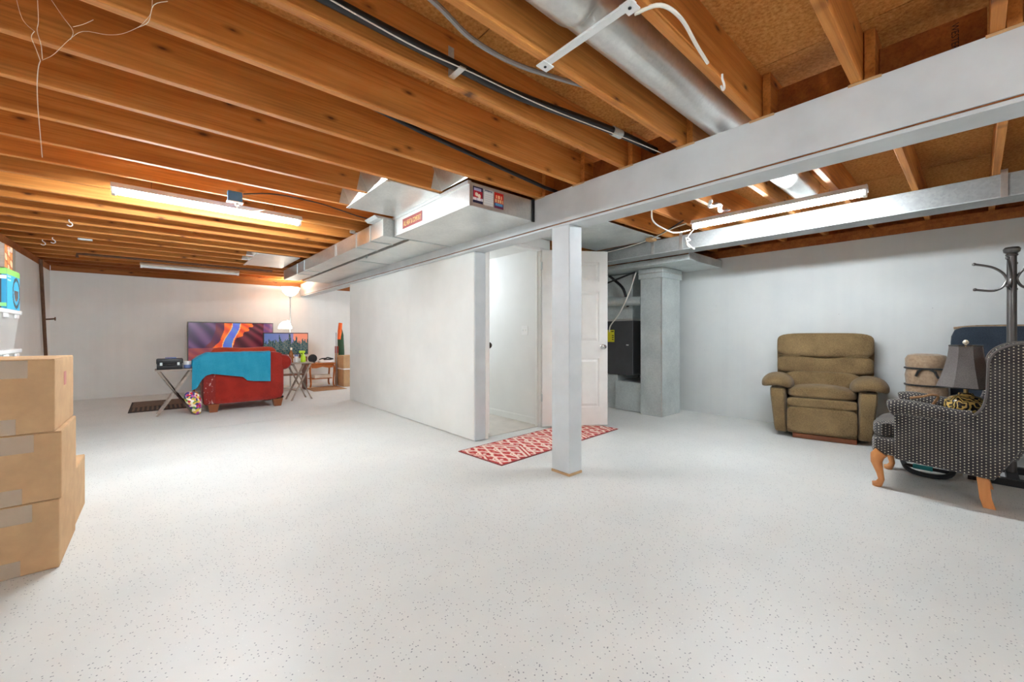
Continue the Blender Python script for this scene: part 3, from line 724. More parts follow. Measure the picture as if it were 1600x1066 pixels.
# stencil on the blocking
sten = [o for o in ceil.children if o.name.startswith('blocking') and abs(o.location.y+0.033) < 0.02]
if sten:
    text_part('stencil', 'WESTERN', 0.031, 'ink', sten[0], T(-0.0007, 0.10, 0.162) @ Ry(-PI/2) @ Rz(PI) @ Matrix.Diagonal((0.95, 1, 1, 1)), 0.0003)
# cobweb
cw = thing('cobweb', 'dusty cobweb strands hanging from the joists near the left wall', 'cobweb', (-0.6, 1.3, 1.7))
def cwp(x, y, d):
    R = Vector((math.cos(0.71733), -math.sin(0.71733), 0)); F = Vector((math.sin(0.71733), math.cos(0.71733), 0))
    return Vector((0, 0, 1.09))+F*d+R*((x-800)/632*d)+Vector((0, 0, 1))*((524-y)/632*d)
web = [[(24, -8), (35, 30), (54, 49)], [(58, -8), (60, 32), (58, 48), (64, 70), (66, 92)], [(75, -8), (98, 26), (114, 48), (110, 62)], [(54, 49), (49, 58), (56, 76), (63, 95)],
       [(66, 94), (84, 85), (108, 62), (130, 49), (165, 54), (190, 53), (215, 43), (224, 36)], [(63, 95), (60, 105), (58, 130), (59, 165), (62, 200), (66, 246)], [(114, 42), (130, 38), (146, 31)], [(215, 43), (232, 34), (240, 8), (262, 2)], [(224, 36), (236, 20), (238, -4)]]
for i, w_ in enumerate(web):
    part('strand', tube(bmesh.new(), smooth_path([cwp(x, y, 1.36) for x, y in w_], 4), [0.0006, 0.0009, 0.0007, 0.001][i % 4] if i != 5 else 0.0012, 5), 'web_silk', cw, world=True)

# ------------------------------------------------------------------ rug at the doorway
def rug_fn(u, v):
    # runner: interlocked bands of lattice in cream on red
    red, cream, pale = (186, 52, 48), (238, 214, 200), (214, 120, 108)
    X = u*3.35; Y = v
    if u < 0.006 or u > 0.994 or v < 0.016 or v > 0.984: return (150, 40, 40)
    t = (X + 0.30*(abs(((Y*1.0) % 1.0)-0.5)*2)) % 0.84
    if t < 0.05 or 0.09 < t < 0.13: return cream
    if 0.05 <= t <= 0.09 or 0.13 <= t < 0.16: return red
    a = (X*5.2+Y*2.6) % 1.0; b = (X*5.2-Y*2.6) % 1.0
    c = (X*2.6) % 1.0; d = (Y*2.6) % 1.0
    ring = math.hypot(c-0.5, d-0.5)
    if 0.30 < ring < 0.37 or ring < 0.08: return cream
    if ring < 0.30: return cream if (a < 0.24 or b < 0.24) else red
    if a < 0.2 or b < 0.2: return cream
    return red if (int(X*26)+int(Y*18)) % 5 else pale
rug = thing('runner_rug', 'red and cream patterned runner rug lying at the doorway', 'rug', (2.135, 2.6, 0.0))
A, B_, C_ = Vector((2.109, 3.183)), Vector((2.150, 2.597)), Vector((4.01, 2.725))
ux = (C_-B_); L1 = ux.length; ra = math.atan2(ux.y, ux.x)
rug.location = (B_.x, B_.y, 0); rug.rotation_euler = (0, 0, ra)
part('backing', bxb(0, L1, 0, 0.587, 0.0003, 0.006), 'red_upholstery', rug)
print_grid('woven_top', L1-0.004, 0.583, 300, 96, rug_fn, 'woven_print', rug, T(0.002, 0.002, 0.0062) @ Rx(-PI/2), 0.0006)

# ------------------------------------------------------------------ cardboard boxes by the left side
def carton(x0, x1, y0, y1, z0, z1, rz, label, tapes=True, mark=False):
    cx, cy_ = (x0+x1)/2, (y0+y1)/2; w, d, h = x1-x0, y1-y0, z1-z0
    t = thing('cardboard_box', label, 'box', (cx, cy_, z0), rz, 'cardboard moving boxes')
    part('carton', bxb(-w/2, w/2, -d/2, d/2, 0.0008, h-0.0035, 0.004, 2), 'cardboard', t)
    for s in (-1, 1):
        part('flap', bxb(-w/2+0.002, w/2-0.002, (0.002 if s > 0 else -d/2+0.002), (d/2-0.002 if s > 0 else -0.002), h-0.0033, h-0.0008), 'cardboard', t)
    if tapes:
        for zz, hh in ((h-0.085, 0.08), (0.003, 0.07)):
            part('tape', bxb(-0.02, 0.235 if zz > 0.1 else 0.20, -d/2-0.0012, -d/2-0.0004, zz, zz+hh), 'packing_tape', t)
    if mark:
        part('stamp', bxb(w/2+0.0004, w/2+0.001, -0.03, 0.03, h*0.58, h*0.78), 'rust_pillow', t, label='small pink stamp')
    return t
carton(-0.99, -0.353, 2.83, 3.31, 0, 0.323, 0.0, 'taped cardboard box at the bottom of the tall stack')
carton(-0.99, -0.349, 2.828, 3.32, 0.323, 0.640, 0.012, 'taped cardboard box in the middle of the tall stack')
carton(-1.0, -0.365, 2.83, 3.33, 0.640, 0.980, -0.008, 'cardboard box with small pink stamp on top of the tall stack', True, True)
carton(-0.95, -0.362, 3.36, 3.79, 0, 0.322, 0.0, 'low cardboard box on the floor behind the tall stack', False)

# ------------------------------------------------------------------ bins and game boxes on the left wall
for i in range(4):
    z = i*0.325
    t = thing('storage_bin', ['translucent plastic bin at the bottom of the stack by the left wall', 'translucent plastic bin second from the floor by the left wall', 'translucent plastic bin third from the floor by the left wall', 'translucent plastic bin under the blue wheel box'][i], 'storage bin', (-1.11, 5.14, z), 0, 'stacked plastic bins')
    bm = bmesh.new()
    rings = []
    for zz, g in ((0.0008, 0.025), (0.29, 0.0)):
        rings.append([(-0.20+g, -0.28+g, zz), (0.20-g, -0.28+g, zz), (0.20-g, 0.28-g, zz), (-0.20+g, 0.28-g, zz)])
    part('tub', loft(bm, rings), 'clear_plastic', t)
    part('lid', bxb(-0.215, 0.215, -0.30, 0.30, 0.2905, 0.324, 0.008, 2), 'white_plastic', t)
    part('contents', bxb(-0.13, 0.13, -0.16, 0.12, 0.02, 0.2), 'grey_wood', t)
    for s in (-1, 1): part('handle', bxb(0.2005, 0.214, s*0.16-0.05, s*0.16+0.05, 0.255, 0.288, 0.003, 1), 'white_plastic', t)
gb = thing('game_box', 'blue boxed racing wheel on the plastic bins', 'box', (-1.1, 5.21, 1.2995))
part('carton', bxb(-0.20, 0.195, -0.195, 0.195, 0.0008, 0.322), 'blue_plastic', gb)
def wheel_side(u, v):
    if v > 0.86: return (150, 220, 110)
    d = math.hypot((u-0.72)/0.30, (v-0.44)/0.40)
    if 0.78 < d < 1.0: return (60, 72, 84)
    if d < 0.55 and v < 0.5: return (104, 92, 92) if (u > 0.72 or v > 0.3) else (150, 120, 116)
    if 0.06 < u < 0.3 and (0.78 < v < 0.82 or 0.70 < v < 0.73): return (220, 240, 250)
    return (62, 190, 232)
def wheel_front(u, v):
    if v > 0.86: return (150, 220, 110)
    if 0.07 < v < 0.14: return (150, 236, 140)
    if 0.74 < v < 0.82: return (236, 238, 238)
    return (66, 66, 72) if u < 0.93 else (50, 150, 190)
print_grid('side_print', 0.39, 0.32, 40, 34, wheel_side, 'printed', gb, T(0.1958, -0.195, 0.001) @ Rz(PI/2), 0.0006)
print_grid('front_print', 0.39, 0.32, 30, 34, wheel_front, 'printed', gb, T(-0.195, -0.1958, 0.001), 0.0006)
gb2 = thing('game_box', 'brown and orange printed game box on top of the blue wheel box', 'box', (-1.1, 5.14, 1.622))
part('carton', bxb(-0.18, 0.19, -0.16, 0.16, 0.0008, 0.185), 'grey_wood', gb2)
def art(u, v):
    if u > 0.72: return (112, 104, 92)
    n = math.sin(u*13)*math.sin(v*9+u*4)
    return (226, 150, 84) if n > 0.25 else ((190, 96, 44) if n > -0.3 else (244, 216, 176))
side = print_grid('side_print', 0.32, 0.183, 36, 24, art, 'printed', gb2, T(0.1908, -0.16, 0.001) @ Rz(PI/2), 0.0006)
text_part('lettering', 'STARS', 0.045, 'white_plastic', side, T(0.1925, -0.09, 0.14) @ Rz(PI/2) @ Rx(PI/2), 0.0003)
# rusty pipe in the far left corner
rp = thing('corner_pipe', 'rusty upright pipe with small valve in the far left corner', 'pipe', (-1.30, 9.3, 0))
part('riser', tube(bmesh.new(), [(-1.305, 8.98, 2.2), (-1.305, 9.35, 0.75), (-1.305, 9.4, 0.0)], 0.02, 10), 'rusty_iron', rp, True, world=True)
part('valve_stem', tube(bmesh.new(), [(-1.29, 9.23, 1.33), (-1.20, 9.23, 1.34)], 0.012, 8), 'rusty_iron', rp, True, world=True)
part('valve_wheel', lathe(bmesh.new(), [(0.028, -1.20), (0.028, -1.19)], 12, (0, 9.23, 1.34), 'x'), 'rusty_iron', rp, world=True)
# copper/iron line under the far joists
solo('iron_pipe', tube(bmesh.new(), [(-0.85, 8.13, 2.16), (-0.85, 8.13, 2.21), (-0.78, 8.13, 2.215), (-0.2, 8.13, 2.215), (1.5, 8.13, 2.215)], 0.016, 8), 'rusty_iron', 'brown iron pipe under the joists before the unlit strip', 'pipe', smooth=True)
solo('corner_bracket', bxb(-0.72, -0.60, 6.92, 6.9605, 2.215, 2.2345, 0.002, 1), 'dull_galvanised', 'small metal plate screwed to a joist near the left wall', 'bracket')

# ------------------------------------------------------------------ olive recliner
rc = thing('recliner', 'olive brown chenille recliner with pillow arms against the right wall', 'armchair', (5.40, 1.10, 0), math.radians(100.8))
part('body', bxb(-0.29, 0.29, -0.24, 0.255, 0.05, 0.42, 0.02, 2), 'olive_chenille', rc, True)
for s in (-1, 1):
    def taper(x, y, z, s=s): return (x*(1+0.55*z)+s*0.10*(z+0.25)*0.6, y*(1+0.25*z), z)
    part('arm_body', cushion(bmesh.new(), s*0.345, 0.005, 0.285, 0.135, 0.57, 0.50, 9, 10, None, taper), 'olive_chenille', rc, True)
    def droop(x, y, z, s=s): return (x, y+0.0, z*(1-0.25*abs(y)/0.3)-1.9*max(0, x*s)**2-2.6*max(0, -x*s)**2-0.5*max(0, y-0.1)**2+0.03)
    part('arm_pad', cushion(bmesh.new(), s*0.385, 0.03, 0.57, 0.30, 0.58, 0.15, 3.2, 12, None, droop), 'olive_chenille', rc, True)
def crown(x, y, z): return (x, y, z+0.035*(1-(x/0.3)**2)*(1 if z > 0 else 0.2))
part('seat_cushion', cushion(bmesh.new(), 0, 0.06, 0.475, 0.585, 0.52, 0.11, 4, 12, None, crown), 'olive_chenille', rc, True)
part('front_band', cushion(bmesh.new(), 0, 0.272, 0.385, 0.575, 0.08, 0.10, 5, 10), 'olive_chenille', rc, True)
part('footrest', cushion(bmesh.new(), 0, 0.272, 0.205, 0.575, 0.08, 0.27, 8, 10), 'olive_chenille', rc, True)
part('base_rail', bxb(-0.285, 0.24, 0.20, 0.25, 0.0, 0.05, 0.003, 1), 'walnut_legs', rc)
part('base_rail', bxb(-0.24, 0.24, -0.22, -0.17, 0.0, 0.05, 0.003, 1), 'walnut_legs', rc)
Mb = T(0, -0.12, 0.45) @ Rx(0.15)
def bwid(x, y, z): return (x*(1.0+0.06*z), y, z)
bk = part('backrest', cushion(bmesh.new(), -0.015, -0.04, 0.29, 0.85, 0.13, 0.70, 12, 12, Mb, bwid), 'olive_chenille', rc, True)
def puff(x, y, z): return (x, y+0.02*(math.cos(x*9)), z)
def hump(x, y, z): return (x, y-0.05*math.exp(-(x/0.22)**2) if y > 0 else y, z-0.012*math.cos(x*11))
part('head_pad', cushion(bmesh.new(), -0.015, 0.045, 0.525, 0.85, 0.15, 0.27, 5, 14, Mb), 'olive_chenille', bk, True)
part('lumbar_pad', cushion(bmesh.new(), -0.015, 0.055, 0.30, 0.84, 0.14, 0.21, 5, 14, Mb, hump), 'olive_chenille', bk, True)
part('lower_pad', cushion(bmesh.new(), 0, 0.085, 0.13, 0.66, 0.15, 0.20, 4, 14, Mb), 'olive_chenille', bk, True)
for s in (-1, 1): part('tuck_seam', tube(bmesh.new(), [Mb @ Vector((s*0.395, 0.118, 0.40)), Mb @ Vector((s*0.30, 0.124, 0.402)), Mb @ Vector((s*0.20, 0.124, 0.395)), Mb @ Vector((s*0.19, 0.122, 0.41))], 0.004, 6), 'olive_chenille', bk, True)

# ------------------------------------------------------------------ wing chair with dotted cover
wc_ = thing('wing_chair', 'dark wing chair with white dotted fabric and honey oak cabriole legs', 'armchair', (4.2, 0.2, 0))
side_prof = [(0.175, 0.222), (0.178, 0.57), (0.0, 0.565), (-0.12, 0.555), (-0.185, 0.575), (-0.225, 0.63), (-0.245, 0.72), (-0.25, 0.84), (-0.255, 0.93), (-0.285, 0.99), (-0.345, 1.03), (-0.43, 1.045), (-0.54, 1.04), (-0.53, 0.92), (-0.47, 0.66), (-0.40, 0.44), (-0.33, 0.29), (-0.275, 0.19)]
for s in (-1, 1):
    lo, hi = (-0.318, -0.25) if s < 0 else (0.25, 0.318)
    part('side_panel', prism(bmesh.new(), side_prof, lo, hi, 'x', 0.016), 'dotted_upholstery', wc_, True, True)
    # scrolled arm
    pth = smooth_path([(s*0.295, 0.20, 0.575), (s*0.298, 0.14, 0.588), (s*0.298, 0.0, 0.576), (s*0.298, -0.12, 0.562), (s*0.292, -0.19, 0.572)], 5)
    n = len(pth); rr = [0.058-0.02*(i/(n-1))**2 for i in range(n)]; rr[0] = 0.048
    part('arm_roll', tube(bmesh.new(), pth, rr, 16, flat=1.12), 'dotted_upholstery', wc_, True, True)
    part('wing_piping', tube(bmesh.new(), smooth_path([(lo if s < 0 else hi, y, z) for y, z in side_prof[4:13]], 4), 0.007, 6), 'shade_fabric', wc_, True)
    # cabriole front leg
    P = [(0, -0.005, 0.25), (0, 0.018, 0.22), (0, 0.022, 0.175), (0, 0.004, 0.10), (0, -0.004, 0.055), (0, 0.008, 0.025), (0, 0.022, 0.014), (0, 0.024, 0.0)]
    R_ = [0.04, 0.04, 0.033, 0.021, 0.018, 0.022, 0.030, 0.022]
    part('leg', tube(bmesh.new(), [(s*0.285+p[0], 0.25+p[1], p[2]) for p in P], R_, 14), 'oak', wc_, True, label='curved honey oak cabriole leg')
    P = [(0, 0.01, 0.22), (0, 0.0, 0.13), (0, -0.006, 0.06), (0, -0.022, 0.0)]
    bm = loft(bmesh.new(), [[(s*0.255-0.022, -0.235+y-0.026, z), (s*0.255+0.022, -0.235+y-0.026, z), (s*0.255+0.022, -0.235+y+0.026, z), (s*0.255-0.022, -0.235+y+0.026, z)] for x, y, z in P])
    part('leg', bm, 'oak', wc_, label='plain oak back leg')
part('front_rail', cushion(bmesh.new(), 0, 0.02, 0.295, 0.615, 0.57, 0.13, 9, 12), 'dotted_upholstery', wc_, True, True)
part('deck', bxb(-0.25, 0.25, -0.30, 0.2, 0.33, 0.36), 'dotted_upholstery', wc_, False, True)
def tcut(x, y, z): return (x*(1.2 if y > 0.185 else 1.0), y, z)
part('seat_cushion', cushion(bmesh.new(), 0, 0.045, 0.412, 0.505, 0.52, 0.115, 6, 14, None, tcut), 'dotted_upholstery', wc_, True, True)
part('backrest', cushion(bmesh.new(), 0, 0, 0.0, 0.52, 0.15, 0.76, 7, 12, T(0, -0.395, 0.675) @ Rx(0.22)), 'dotted_upholstery', wc_, True, True)
part('skirt_board', bxb(-0.26, 0.26, -0.30, -0.24, 0.20, 0.36), 'dotted_upholstery', wc_, False, True)

# table lamp standing on the wing chair seat
tl = thing('table_lamp', 'table lamp with taupe bell shade and black and gold jar on the wing chair', 'lamp', (4.2, 0.045, 0.471))
part('jar_base', lathe(bmesh.new(), [(0.045, 0), (0.055, 0.012), (0.075, 0.04), (0.10, 0.085), (0.108, 0.125), (0.10, 0.165), (0.07, 0.195), (0.04, 0.205), (0.035, 0.22)], 26), 'damask_ceramic', tl, True)
part('stem', lathe(bmesh.new(), [(0.012, 0.2205), (0.012, 0.54)], 10), 'brass', tl)
shp = [(0.142, 0.262), (0.138, 0.27), (0.118, 0.33), (0.10, 0.40), (0.085, 0.47), (0.078, 0.54), (0.080, 0.548)]
rings = [[(r_*(1.06 if k % 2 == 0 else 1.0)*math.cos(PI/8+2*PI*k/8), r_*(1.06 if k % 2 == 0 else 1.0)*math.sin(PI/8+2*PI*k/8), z) for k in range(8)] for r_, z in shp]
bm = bmesh.new(); loft(bm, rings, False)
bmesh.ops.solidify(bm, geom=bm.faces[:], thickness=0.003)
part('lamp_shade', bm, 'shade_fabric', tl)
for zr, rr_ in ((0.262, 0.147), (0.548, 0.084)):
    part('shade_trim', tube(bmesh.new(), [(rr_*math.cos(PI/8+2*PI*k/8), rr_*math.sin(PI/8+2*PI*k/8), zr) for k in range(8)], 0.004, 6, True), 'black_webbing', tl)
part('shade_spider', bxb(-0.08, 0.08, -0.003, 0.003, 0.541, 0.546), 'brass', tl)
part('finial', lathe(bmesh.new(), [(0.006, 0.547), (0.006, 0.556), (0.014, 0.562), (0.016, 0.572), (0.01, 0.583), (0.003, 0.587)], 14), 'cream_enamel', tl, True)
solo('tan_strap', tube(bmesh.new(), smooth_path([(3.93, 0.30, 0.655), (3.96, 0.24, 0.668), (4.0, 0.2, 0.68), (4.06, 0.17, 0.665), (4.10, 0.2, 0.6)], 5), 0.008, 6), 'cardboard_brown', 'tan cord draped over the wing chair arm', 'cord', smooth=True)

# black frame with a teal grip lying under the wing chair
fr = thing('exercise_frame', 'black hexagonal floor frame with teal grip under the wing chair', 'exercise equipment', (4.68, 0.28, 0))
pts = [(4.90, 0.40, 0.05), (4.62, 0.385, 0.03), (4.46, 0.32, 0.019), (4.43, 0.19, 0.019), (4.56, 0.12, 0.03), (4.86, 0.15, 0.05)]
part('tube_frame', tube(bmesh.new(), smooth_path(pts, 4, True), 0.018, 10, True), 'black_foam', fr, True, world=True)
part('cross_bar', tube(bmesh.new(), [(4.57, 0.375, 0.04), (4.55, 0.13, 0.04)], 0.014, 8), 'black_metal', fr, True, world=True)
part('grip', tube(bmesh.new(), [(4.565, 0.33, 0.041), (4.556, 0.22, 0.041)], 0.019, 10), 'teal_plastic', fr, True, world=True, label='teal grip')
for y in (0.385, 0.15): part('foot', bxb(4.86, 4.9, y-0.01, y+0.02, 0, 0.045, 0.003, 1), 'black_plastic', fr, world=True)

# bedroll on a black case
cs = thing('black_case', 'black hard case standing on the floor under the tan bedroll', 'case', (5.36, 0.31, 0))
part('shell', bxb(-0.16, 0.16, -0.13, 0.13, 0.0, 0.50, 0.02, 2), 'black_plastic', cs, True)
part('rim', bxb(-0.165, 0.165, -0.135, 0.135, 0.30, 0.32, 0.004, 1), 'black_metal', cs)
part('handle', tube(bmesh.new(), smooth_path([(-0.162, -0.08, 0.4), (-0.19, -0.06, 0.4), (-0.19, 0.02, 0.4), (-0.162, 0.04, 0.4)], 4), 0.008, 8), 'black_plastic', cs, True)
br = thing('bedroll', 'tan rolled sleeping bag with black straps on the black case', 'sleeping bag', (5.36, 0.30, 0.5))
part('roll', lathe(bmesh.new(), [(0.10, 0.001), (0.135, 0.01), (0.142, 0.06), (0.138, 0.13), (0.146, 0.22), (0.134, 0.285), (0.143, 0.31), (0.145, 0.37), (0.125, 0.405), (0.08, 0.418), (0.02, 0.42)], 30), 'tan_nylon', br, True)
for z in (0.13, 0.285):
    part('strap', tube(bmesh.new(), [(0.146*math.cos(a*PI/14), 0.146*math.sin(a*PI/14), z) for a in range(28)], 0.008, 6, True), 'black_webbing', br)
for dy, dz in ((0.05, -0.07), (-0.07, -0.08)):
    part('strap_end', tube(bmesh.new(), [(-0.147, dy*0.4, 0.285), (-0.155, dy*0.9, 0.26), (-0.152, dy*1.2, 0.285+dz)], [0.008, 0.010, 0.009], 6), 'black_webbing', br)

# navy padded chair against the wall
nc = thing('navy_chair', 'navy padded folding chair on black frame leaning at the right wall', 'chair', (5.42, -0.155, 0))
part('backrest', cushion(bmesh.new(), 0, 0, 0, 0.09, 0.62, 0.74, 8, 12, T(0.11, 0, 0.80) @ Ry(0.16)), 'navy_fabric', nc, True)
part('top_binding', tube(bmesh.new(), smooth_path([(0.155, 0.29, 1.155), (0.168, 0.15, 1.17), (0.168, -0.15, 1.17), (0.155, -0.29, 1.155)], 4), 0.012, 8), 'tan_nylon', nc, True)
part('seat', cushion(bmesh.new(), -0.10, 0, 0.42, 0.40, 0.56, 0.09, 6, 10), 'navy_fabric', nc, True)
for y in (-0.27, 0.27):
    part('leg', tube(bmesh.new(), [(-0.27, y, 0.012), (0.10, y, 0.46), (0.17, y, 0.9)], 0.012, 8), 'black_metal', nc, True)
    part('leg', tube(bmesh.new(), [(0.22, y*0.92, 0.012), (-0.12, y*0.92, 0.40)], 0.012, 8), 'black_metal', nc, True)

# coat rack
ck = thing('coat_rack', 'tall dark metal coat rack with curved double hooks behind the wing chair', 'coat rack', (4.87, -0.18, 0))
part('pole', lathe(bmesh.new(), [(0.026, 0.055), (0.026, 1.69)], 18), 'gun_metal', ck, True)
part('knob', lathe(bmesh.new(), [(0.03, 1.6905), (0.034, 1.70), (0.028, 1.708), (0.042, 1.722), (0.046, 1.742), (0.036, 1.757), (0.01, 1.762)], 18), 'gun_metal', ck, True)
for q in range(4):
    a = math.radians(82+90*q); ca, sa = math.cos(a), math.sin(a)
    up = [(0.027, 1.53), (0.05, 1.575), (0.10, 1.62), (0.19, 1.655)]; dn = [(0.027, 1.50), (0.05, 1.455), (0.10, 1.435), (0.185, 1.452)]
    h_ = part('hook', tube(bmesh.new(), smooth_path([(r_*ca, r_*sa, z) for r_, z in (up[::-1]+dn)], 5), 0.0085, 8), 'gun_metal', ck, True)
    for r_, z in (up[-1], dn[-1]):
        part('hook_tip', lathe(bmesh.new(), [(0.004, -0.012), (0.012, -0.006), (0.012, 0.006), (0.004, 0.012)], 10, (r_*ca, r_*sa, z)), 'gun_metal', h_, True)
bm = bmesh.new()
for s in (-1, 1):
    box(bm, -0.25, 0.25, s*0.19-0.03, s*0.19+0.03, 0, 0.05); box(bm, s*0.22-0.03, s*0.22+0.03, -0.16, 0.16, 0, 0.0495)
box(bm, -0.19, 0.19, -0.03, 0.03, 0.001, 0.0505)
part('base_frame', bm, 'black_metal', ck)
for a in (45, 135, 225, 315):
    ca, sa = math.cos(math.radians(a)), math.sin(math.radians(a))
    part('strut', tube(bmesh.new(), [(0.24*ca, 0.24*sa, 0.045), (0.02*ca, 0.02*sa, 0.48)], 0.009, 8), 'black_metal', ck, True)

# ------------------------------------------------------------------ red armchair seen from behind, far end
ra_ = thing('red_armchair', 'worn red upholstered armchair with its back to the room', 'armchair', (0.98, 7.5, 0))
part('backrest', cushion(bmesh.new(), 0.0, -0.355, 0.475, 0.96, 0.19, 0.73, 10, 12), 'red_upholstery', ra_, True)
part('scuffed_corner', cushion(bmesh.new(), -0.445, -0.33, 0.37, 0.15, 0.25, 0.53, 9, 8), 'scuffed_red', ra_, True, label='scuffed red fabric corner with pale scratches')
part('seat_base', bxb(-0.42, 0.42, -0.27, 0.42, 0.11, 0.36, 0.02, 2), 'red_upholstery', ra_, True)
part('seat_cushion', cushion(bmesh.new(), 0, 0.09, 0.43, 0.66, 0.68, 0.15, 5, 10), 'red_upholstery', ra_, True)
for s in (-1, 1):
    part('arm_body', cushion(bmesh.new(), s*0.425, 0.06, 0.37, 0.15, 0.76, 0.52, 9, 10), 'red_upholstery', ra_, True)
    part('arm_roll', lathe(bmesh.new(), [(0.03, -0.44), (0.10, -0.435), (0.118, -0.41), (0.118, 0.41), (0.10, 0.44), (0.02, 0.445)], 22, (s*0.48, 0, 0.675), 'y'), 'red_upholstery', ra_, True)
    for y in (-0.38, 0.34):
        bm = loft(bmesh.new(), [[(s*0.40-a_, y-a_, z), (s*0.40+a_, y-a_, z), (s*0.40+a_, y+a_, z), (s*0.40-a_, y+a_, z)] for a_, z in ((0.045, 0), (0.066, 0.115))])
        part('leg', bm, 'walnut_legs', ra_, label='tapered brown wooden leg')
pw = thing('pillow', 'rust red pillow propped inside the red armchair', 'pillow', (0.99, 7.36, 0.507))
def pil(x, y, z): f = (1-(2*abs(x)/0.86)**2*0.55); return (x, y*f, z*(0.82+0.25*(2*abs(x)/0.86)**2))
part('cover', cushion(bmesh.new(), 0, 0, 0.215, 0.86, 0.17, 0.43, 4, 12, Rx(-0.06), pil), 'rust_pillow', pw, True)
# teal blanket over the back
bm = bmesh.new(); NU, NV = 70, 40
def bl_bottom(x):
    k = [(0.34, 0.33), (0.40, 0.36), (0.45, 0.47), (0.50, 0.535), (0.56, 0.55), (0.92, 0.485), (0.97, 0.43), (1.05, 0.415), (1.27, 0.395)]
    for (a, za), (b, zb) in zip(k, k[1:]):
        if a <= x <= b: return za+(zb-za)*(x-a)/(b-a)
    return k[0][1] if x < 0.34 else k[-1][1]
G = []
for i in range(NU+1):
    x = 0.345+(1.27-0.345)*i/NU; row = []
    zt = 0.858 if x > 0.50 else 0.858-0.9*(0.50-x)**1.2
    zb = bl_bottom(x)
    for j in range(NV+1):
        t_ = j/NV
        if t_ < 0.12: y, z = 7.265-0.035*(t_/0.12), zt-0.12+0.10*(t_/0.12)
        elif t_ < 0.34:
            q = (t_-0.12)/0.22; a = q*PI/2
            y, z = 7.23-0.205*math.sin(a*1.0) if q < 1 else 7.03, zt-0.02+0.022*math.sin(PI*q)-0.02*q
        else:
            q = (t_-0.34)/0.66; y, z = 7.026-0.006*q, (zt-0.04)+(zb-(zt-0.04))*q
        fold = 0.010*math.sin(x*24+3*z)+0.016*math.exp(-((x-0.93-0.10*(0.86-z))/0.035)**2)
        if x < 0.52: y += 0.05*(0.52-x)/0.17
        row.append(bm.verts.new((x-0.02*(zt-z)*(1 if x < 0.5 else 0), y-abs(fold)-0.006, z+0.3*max(0, fold)*(1 if t_ < 0.34 else 0))))
    G.append(row)
for i in range(NU):
    for j in range(NV): bm.faces.new((G[i][j], G[i+1][j], G[i+1][j+1], G[i][j+1]))
bmesh.ops.solidify(bm, geom=bm.faces[:], thickness=0.006)
bmesh.ops.recalc_face_normals(bm, faces=bm.faces[:])
solo('blanket', bm, 'teal_cloth', 'bright teal blanket draped over the back of the red armchair', 'blanket', smooth=True)
# colourful patterned bag slumped by the armchair leg
def slump(x, y, z): return (x*(1+0.25*math.sin(z*11))-0.22*z, y*(1+0.2*math.cos(z*9)), z)
solo('patterned_bag', cushion(bmesh.new(), 0.36, 7.045, 0.16, 0.16, 0.12, 0.32, 3.0, 12, None, slump), 'patterned_cloth', 'small multicoloured patterned bag slumped against the red armchair', 'bag', smooth=True)

# ------------------------------------------------------------------ folding tray tables
def tray_table(loc, w, d, h, rz, label):
    t = thing('tray_table', label, 'table', loc, rz, 'folding tray tables')
    part('tabletop', bxb(-w/2, w/2, -d/2, d/2, h-0.02, h, 0.005, 2), 'grey_wood', t)
    for y in (-d/2+0.03, d/2-0.03):
        for s in (-1, 1):
            yy = y+s*0.0085
            bm = prism(bmesh.new(), [(-s*(w/2-0.01), 0), (-s*(w/2-0.035), 0), (s*(w/2-0.035)+0.018, h-0.021), (s*(w/2-0.035)-0.018, h-0.021)], yy-0.008, yy+0.008, 'y')
            part('leg', bm, 'grey_wood', t)
    for s in (-1, 1): part('rail', bxb(s*(w/2-0.05)-0.012, s*(w/2-0.05)+0.012, -d/2+0.052, d/2-0.052, h-0.045, h-0.0205), 'grey_wood', t)
    part('stretcher', tube(bmesh.new(), [(-w/2+0.1, -d/2+0.052, 0.16), (-w/2+0.1, d/2-0.052, 0.16)], 0.008, 8), 'grey_wood', t)
    return t
tray_table((0.165, 7.31, 0), 0.42, 0.32, 0.625, 0, 'weathered grey folding tray table holding the black tool case')
tray_table((1.80, 7.6, 0), 0.36, 0.32, 0.63, 0.12, 'folding tray table with spray bottle beside the red armchair')
tc = thing('tool_case', 'black plastic tool case with front handle on the grey tray table', 'case', (0.11, 7.29, 0.6255))
part('lower_shell', bxb(-0.135, 0.135, -0.10, 0.10, 0, 0.075, 0.01, 2), 'black_plastic', tc, True)
part('lid', bxb(-0.14, 0.14, -0.105, 0.105, 0.0755, 0.145, 0.012, 2), 'black_plastic', tc, True)
part('handle', tube(bmesh.new(), smooth_path([(-0.06, -0.102, 0.07), (-0.058, -0.125, 0.07), (0.058, -0.125, 0.07), (0.06, -0.102, 0.07)], 3), 0.008, 8), 'black_plastic', tc, True)
for x in (-0.09, 0.09): part('latch', bxb(x-0.014, x+0.014, -0.112, -0.1055, 0.055, 0.095, 0.002, 1), 'dull_galvanised', tc)
part('folded_cloth', bxb(-0.05, 0.07, -0.06, 0.06, 0.1455, 0.16, 0.006, 2), 'pale_blue_plastic', tc)
sb = thing('small_tub', 'small blue and white tub beside the black tool case', 'tub', (0.305, 7.33, 0.6255))
part('tub', lathe(bmesh.new(), [(0.038, 0), (0.045, 0.005), (0.048, 0.05)], 18), 'pale_blue_plastic', sb, True)
part('lid', lathe(bmesh.new(), [(0.050, 0.0505), (0.050, 0.095), (0.046, 0.1)], 18), 'white_plastic', sb, True)
sp = thing('spray_bottle', 'lime green spray bottle on the tray table beside the red armchair', 'bottle', (1.86, 7.58, 0.6305))
